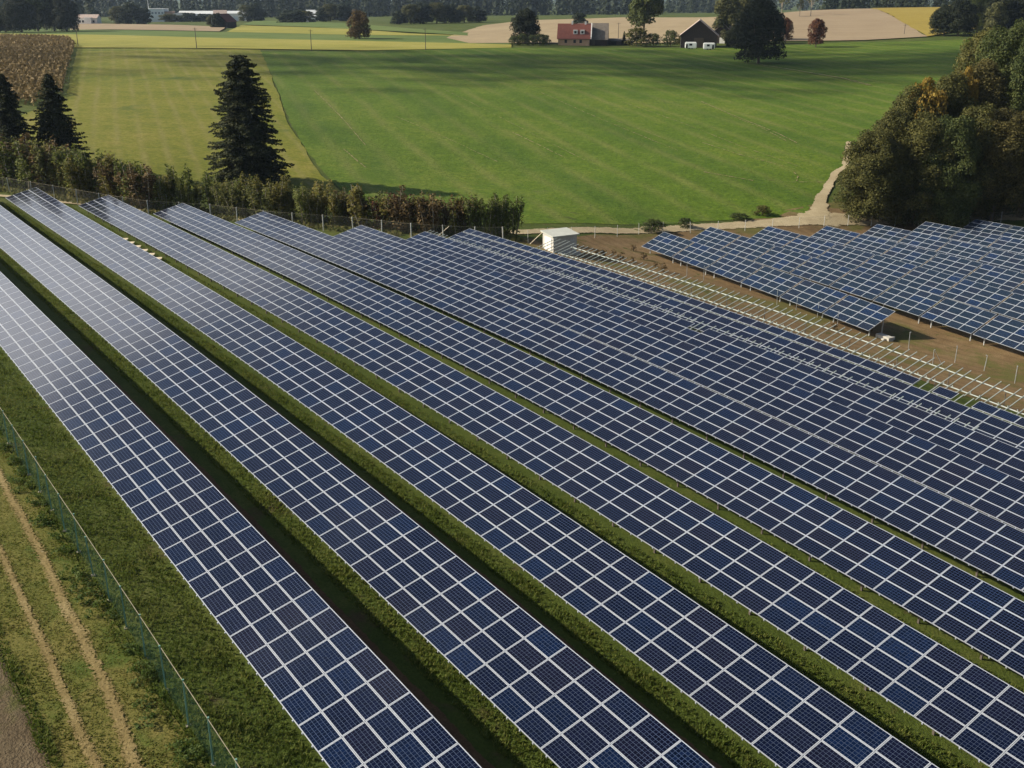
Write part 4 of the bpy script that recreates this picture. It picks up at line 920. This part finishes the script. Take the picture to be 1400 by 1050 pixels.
b = bld(431, 985, R(10), 'white_house', 'white house with light roof right of the hedge clump', 'house'); gable(b, 14, 9, 6, 8.8, white, roofl, .4); part('window', (-3, -4.56, 2), (0, -4.503, 4), pane, b)
b = bld(425, 925, R(0), 'white_shed', 'small white shed in front of the white house', 'shed'); gable(b, 8, 6, 3.6, 5, white, roofl, .3); part('door', (-1, -3.06, 0), (1, -3.003, 2.4), pane, b)
x, y = atd(665, 2600); mb = MB(); mb.tube([(0, 0, 0), (0, 0, 26)], 3.2, 10); mb.tube([(0, 0, 26), (0, 0, 44)], [3.4, .2], 10); tag(mb.build('church_tower', white, None, loc=(x, y, zf(x, y)+6)), 'tiny white tower above the far forest', 'tower')
# power line
pw = MATS['weathered_pole']
for i, (u, v, by, h) in enumerate([(107, 64, 0, 8), (269, 67, 0, 8), (426, 70, 0, 8), (582, 69, 0, 8.5), (845, 60, 0, 9), (1236, 48, 0, 5), (1059, 20, 0, 4)][:6]):
    x, y = at(u, v); o = MB(); o.tube([(0, 0, -.5), (0, 0, h)], [.16, .11], 6); p = empty('power_pole', (x, y, zf(x, y))); o.build('pole', pw, p)
    o = MB(); o.bar((-.9, 0, h-.5), (.9, 0, h-.5), .1); o.build('crossarm', pw, p)
    tag(p, ['thin wooden power pole at the maize field corner', 'thin wooden power pole above the mown meadow', 'thin wooden power pole beyond the big spruce', 'thin wooden power pole right of the lone stubble tree', 'thin wooden pole right of the grey barn', 'short pole in the ploughed field'][i], 'pole', 'poles across the fields')

# unseen clouds added out of view to shade the upper half of the green field
rng = np.random.default_rng(21)
def cloud(gx, gy, rx, ry, n_, dist=1050):
    a = rng.normal(0, 1, (n_, 3)); a[:, 0] *= rx*.45; a[:, 1] *= ry*.45; a[:, 2] = np.abs(a[:, 2])*14
    c = np.array([gx, gy, 4.]) + np.array(SUN)*dist; Vq, Fq = quads(a + c, np.tile([0, 0, 1.], (n_, 1)), 10, .4)
    return tag(link(bpy.data.objects.new('cloud', npmesh('cloud', Vq, Fq, plain('cloud_white', (.85, .86, .88), 1, 0, .02)))), 'unseen broken clouds added to shade the green field', None, None, 'stuff')
ELEV = R(32); saz = R(85)
SUN = (-math.sin(saz)*math.cos(ELEV), math.cos(saz)*math.cos(ELEV), math.sin(ELEV))
cloud(110, 385, 330, 75, 1900)
# ------------------------------------------------------------------ haze, light, camera
hz = MB(); hz.box((-9000, -60, -120), (9000, 9400, 62)); ho = hz.build('haze', [])
hm = bpy.data.materials.new('haze'); hm.use_nodes = True; nt = hm.node_tree; nt.nodes.remove(nt.nodes['Principled BSDF'])
pv = nd(nt, 'ShaderNodeVolumePrincipled'); pv.inputs['Color'].default_value = (.60, .77, 1.0, 1); pv.inputs['Density'].default_value = .00006; pv.inputs['Anisotropy'].default_value = .2
nt.links.new(pv.outputs[0], nt.nodes['Material Output'].inputs['Volume']); ho.data.materials.append(hm); tag(ho, kind='stuff')
ELEV = R(32); saz = R(85)                                    # sun to the left, slightly ahead
sd = Vector((-math.sin(saz)*math.cos(ELEV), math.cos(saz)*math.cos(ELEV), math.sin(ELEV)))
sl = bpy.data.lights.new('sun', 'SUN'); sl.energy = 5.0; sl.angle = R(.6); sl.color = (1, .90, .72)
so = bpy.data.objects.new('sun', sl); so.rotation_euler = sd.to_track_quat('Z', 'Y').to_euler(); link(so)
w = bpy.data.worlds.new('World'); S.world = w; w.use_nodes = True; nt = w.node_tree; sk = nd(nt, 'ShaderNodeTexSky', sky_type='NISHITA'); sk.sun_disc = False; sk.sun_elevation = ELEV
sk.sun_rotation = math.atan2(sd.x, sd.y); sk.air_density = 1.0; sk.dust_density = 1.2; sk.altitude = 400
bg = nt.nodes['Background']
tc = nd(nt, 'ShaderNodeTexCoord'); sz = nd(nt, 'ShaderNodeSeparateXYZ'); nt.links.new(tc.outputs['Generated'], sz.inputs[0])
mpn = nd(nt, 'ShaderNodeMapping'); mpn.inputs['Scale'].default_value = (1, 1, 2.6); nt.links.new(tc.outputs['Generated'], mpn.inputs['Vector'])
dt = nd(nt, 'ShaderNodeVectorMath', operation='DOT_PRODUCT'); dt.inputs[1].default_value = SUN; nt.links.new(tc.outputs['Generated'], dt.inputs[0])
fwd = mth(nt, 'POWER', mth(nt, 'MAXIMUM', dt.outputs['Value'], 0.0), 1.7)
cl_ = noise(nt, mpn.outputs[0], 2.6, 7, .58, .3)
cov = mth(nt, 'DIVIDE', mth(nt, 'SUBTRACT', mth(nt, 'ADD', cl_, mth(nt, 'MULTIPLY', fwd, .42)), mth(nt, 'ADD', mth(nt, 'MULTIPLY', sz.outputs[2], .72), .36)), .20, clamp=True)
lit = mth(nt, 'ADD', 5.0, mth(nt, 'MULTIPLY', fwd, 40.0))
cc = nd(nt, 'ShaderNodeCombineColor'); nt.links.new(lit, cc.inputs[0]); nt.links.new(lit, cc.inputs[1]); nt.links.new(mth(nt, 'MULTIPLY', lit, 1.02), cc.inputs[2])
nt.links.new(mixc(nt, mth(nt, 'MULTIPLY', cov, .8), sk.outputs[0], cc.outputs[0]), bg.inputs[0]); bg.inputs[1].default_value = .06
cam = bpy.data.cameras.new('camera'); co = link(bpy.data.objects.new('camera', cam)); co.location = (0, 0, CAMZ); co.rotation_euler = (math.pi/2-PITCH, 0, 0)
cam.sensor_width = 36; cam.lens = FPX/1400*36; cam.clip_end = 30000; cam.clip_start = .5; S.camera = co
S.view_settings.view_transform = 'Standard'; S.view_settings.look = 'None'; S.view_settings.gamma = 1; S.view_settings.exposure = .38
S.cycles.max_bounces = 6; S.cycles.transparent_max_bounces = 12; S.cycles.volume_bounces = 0
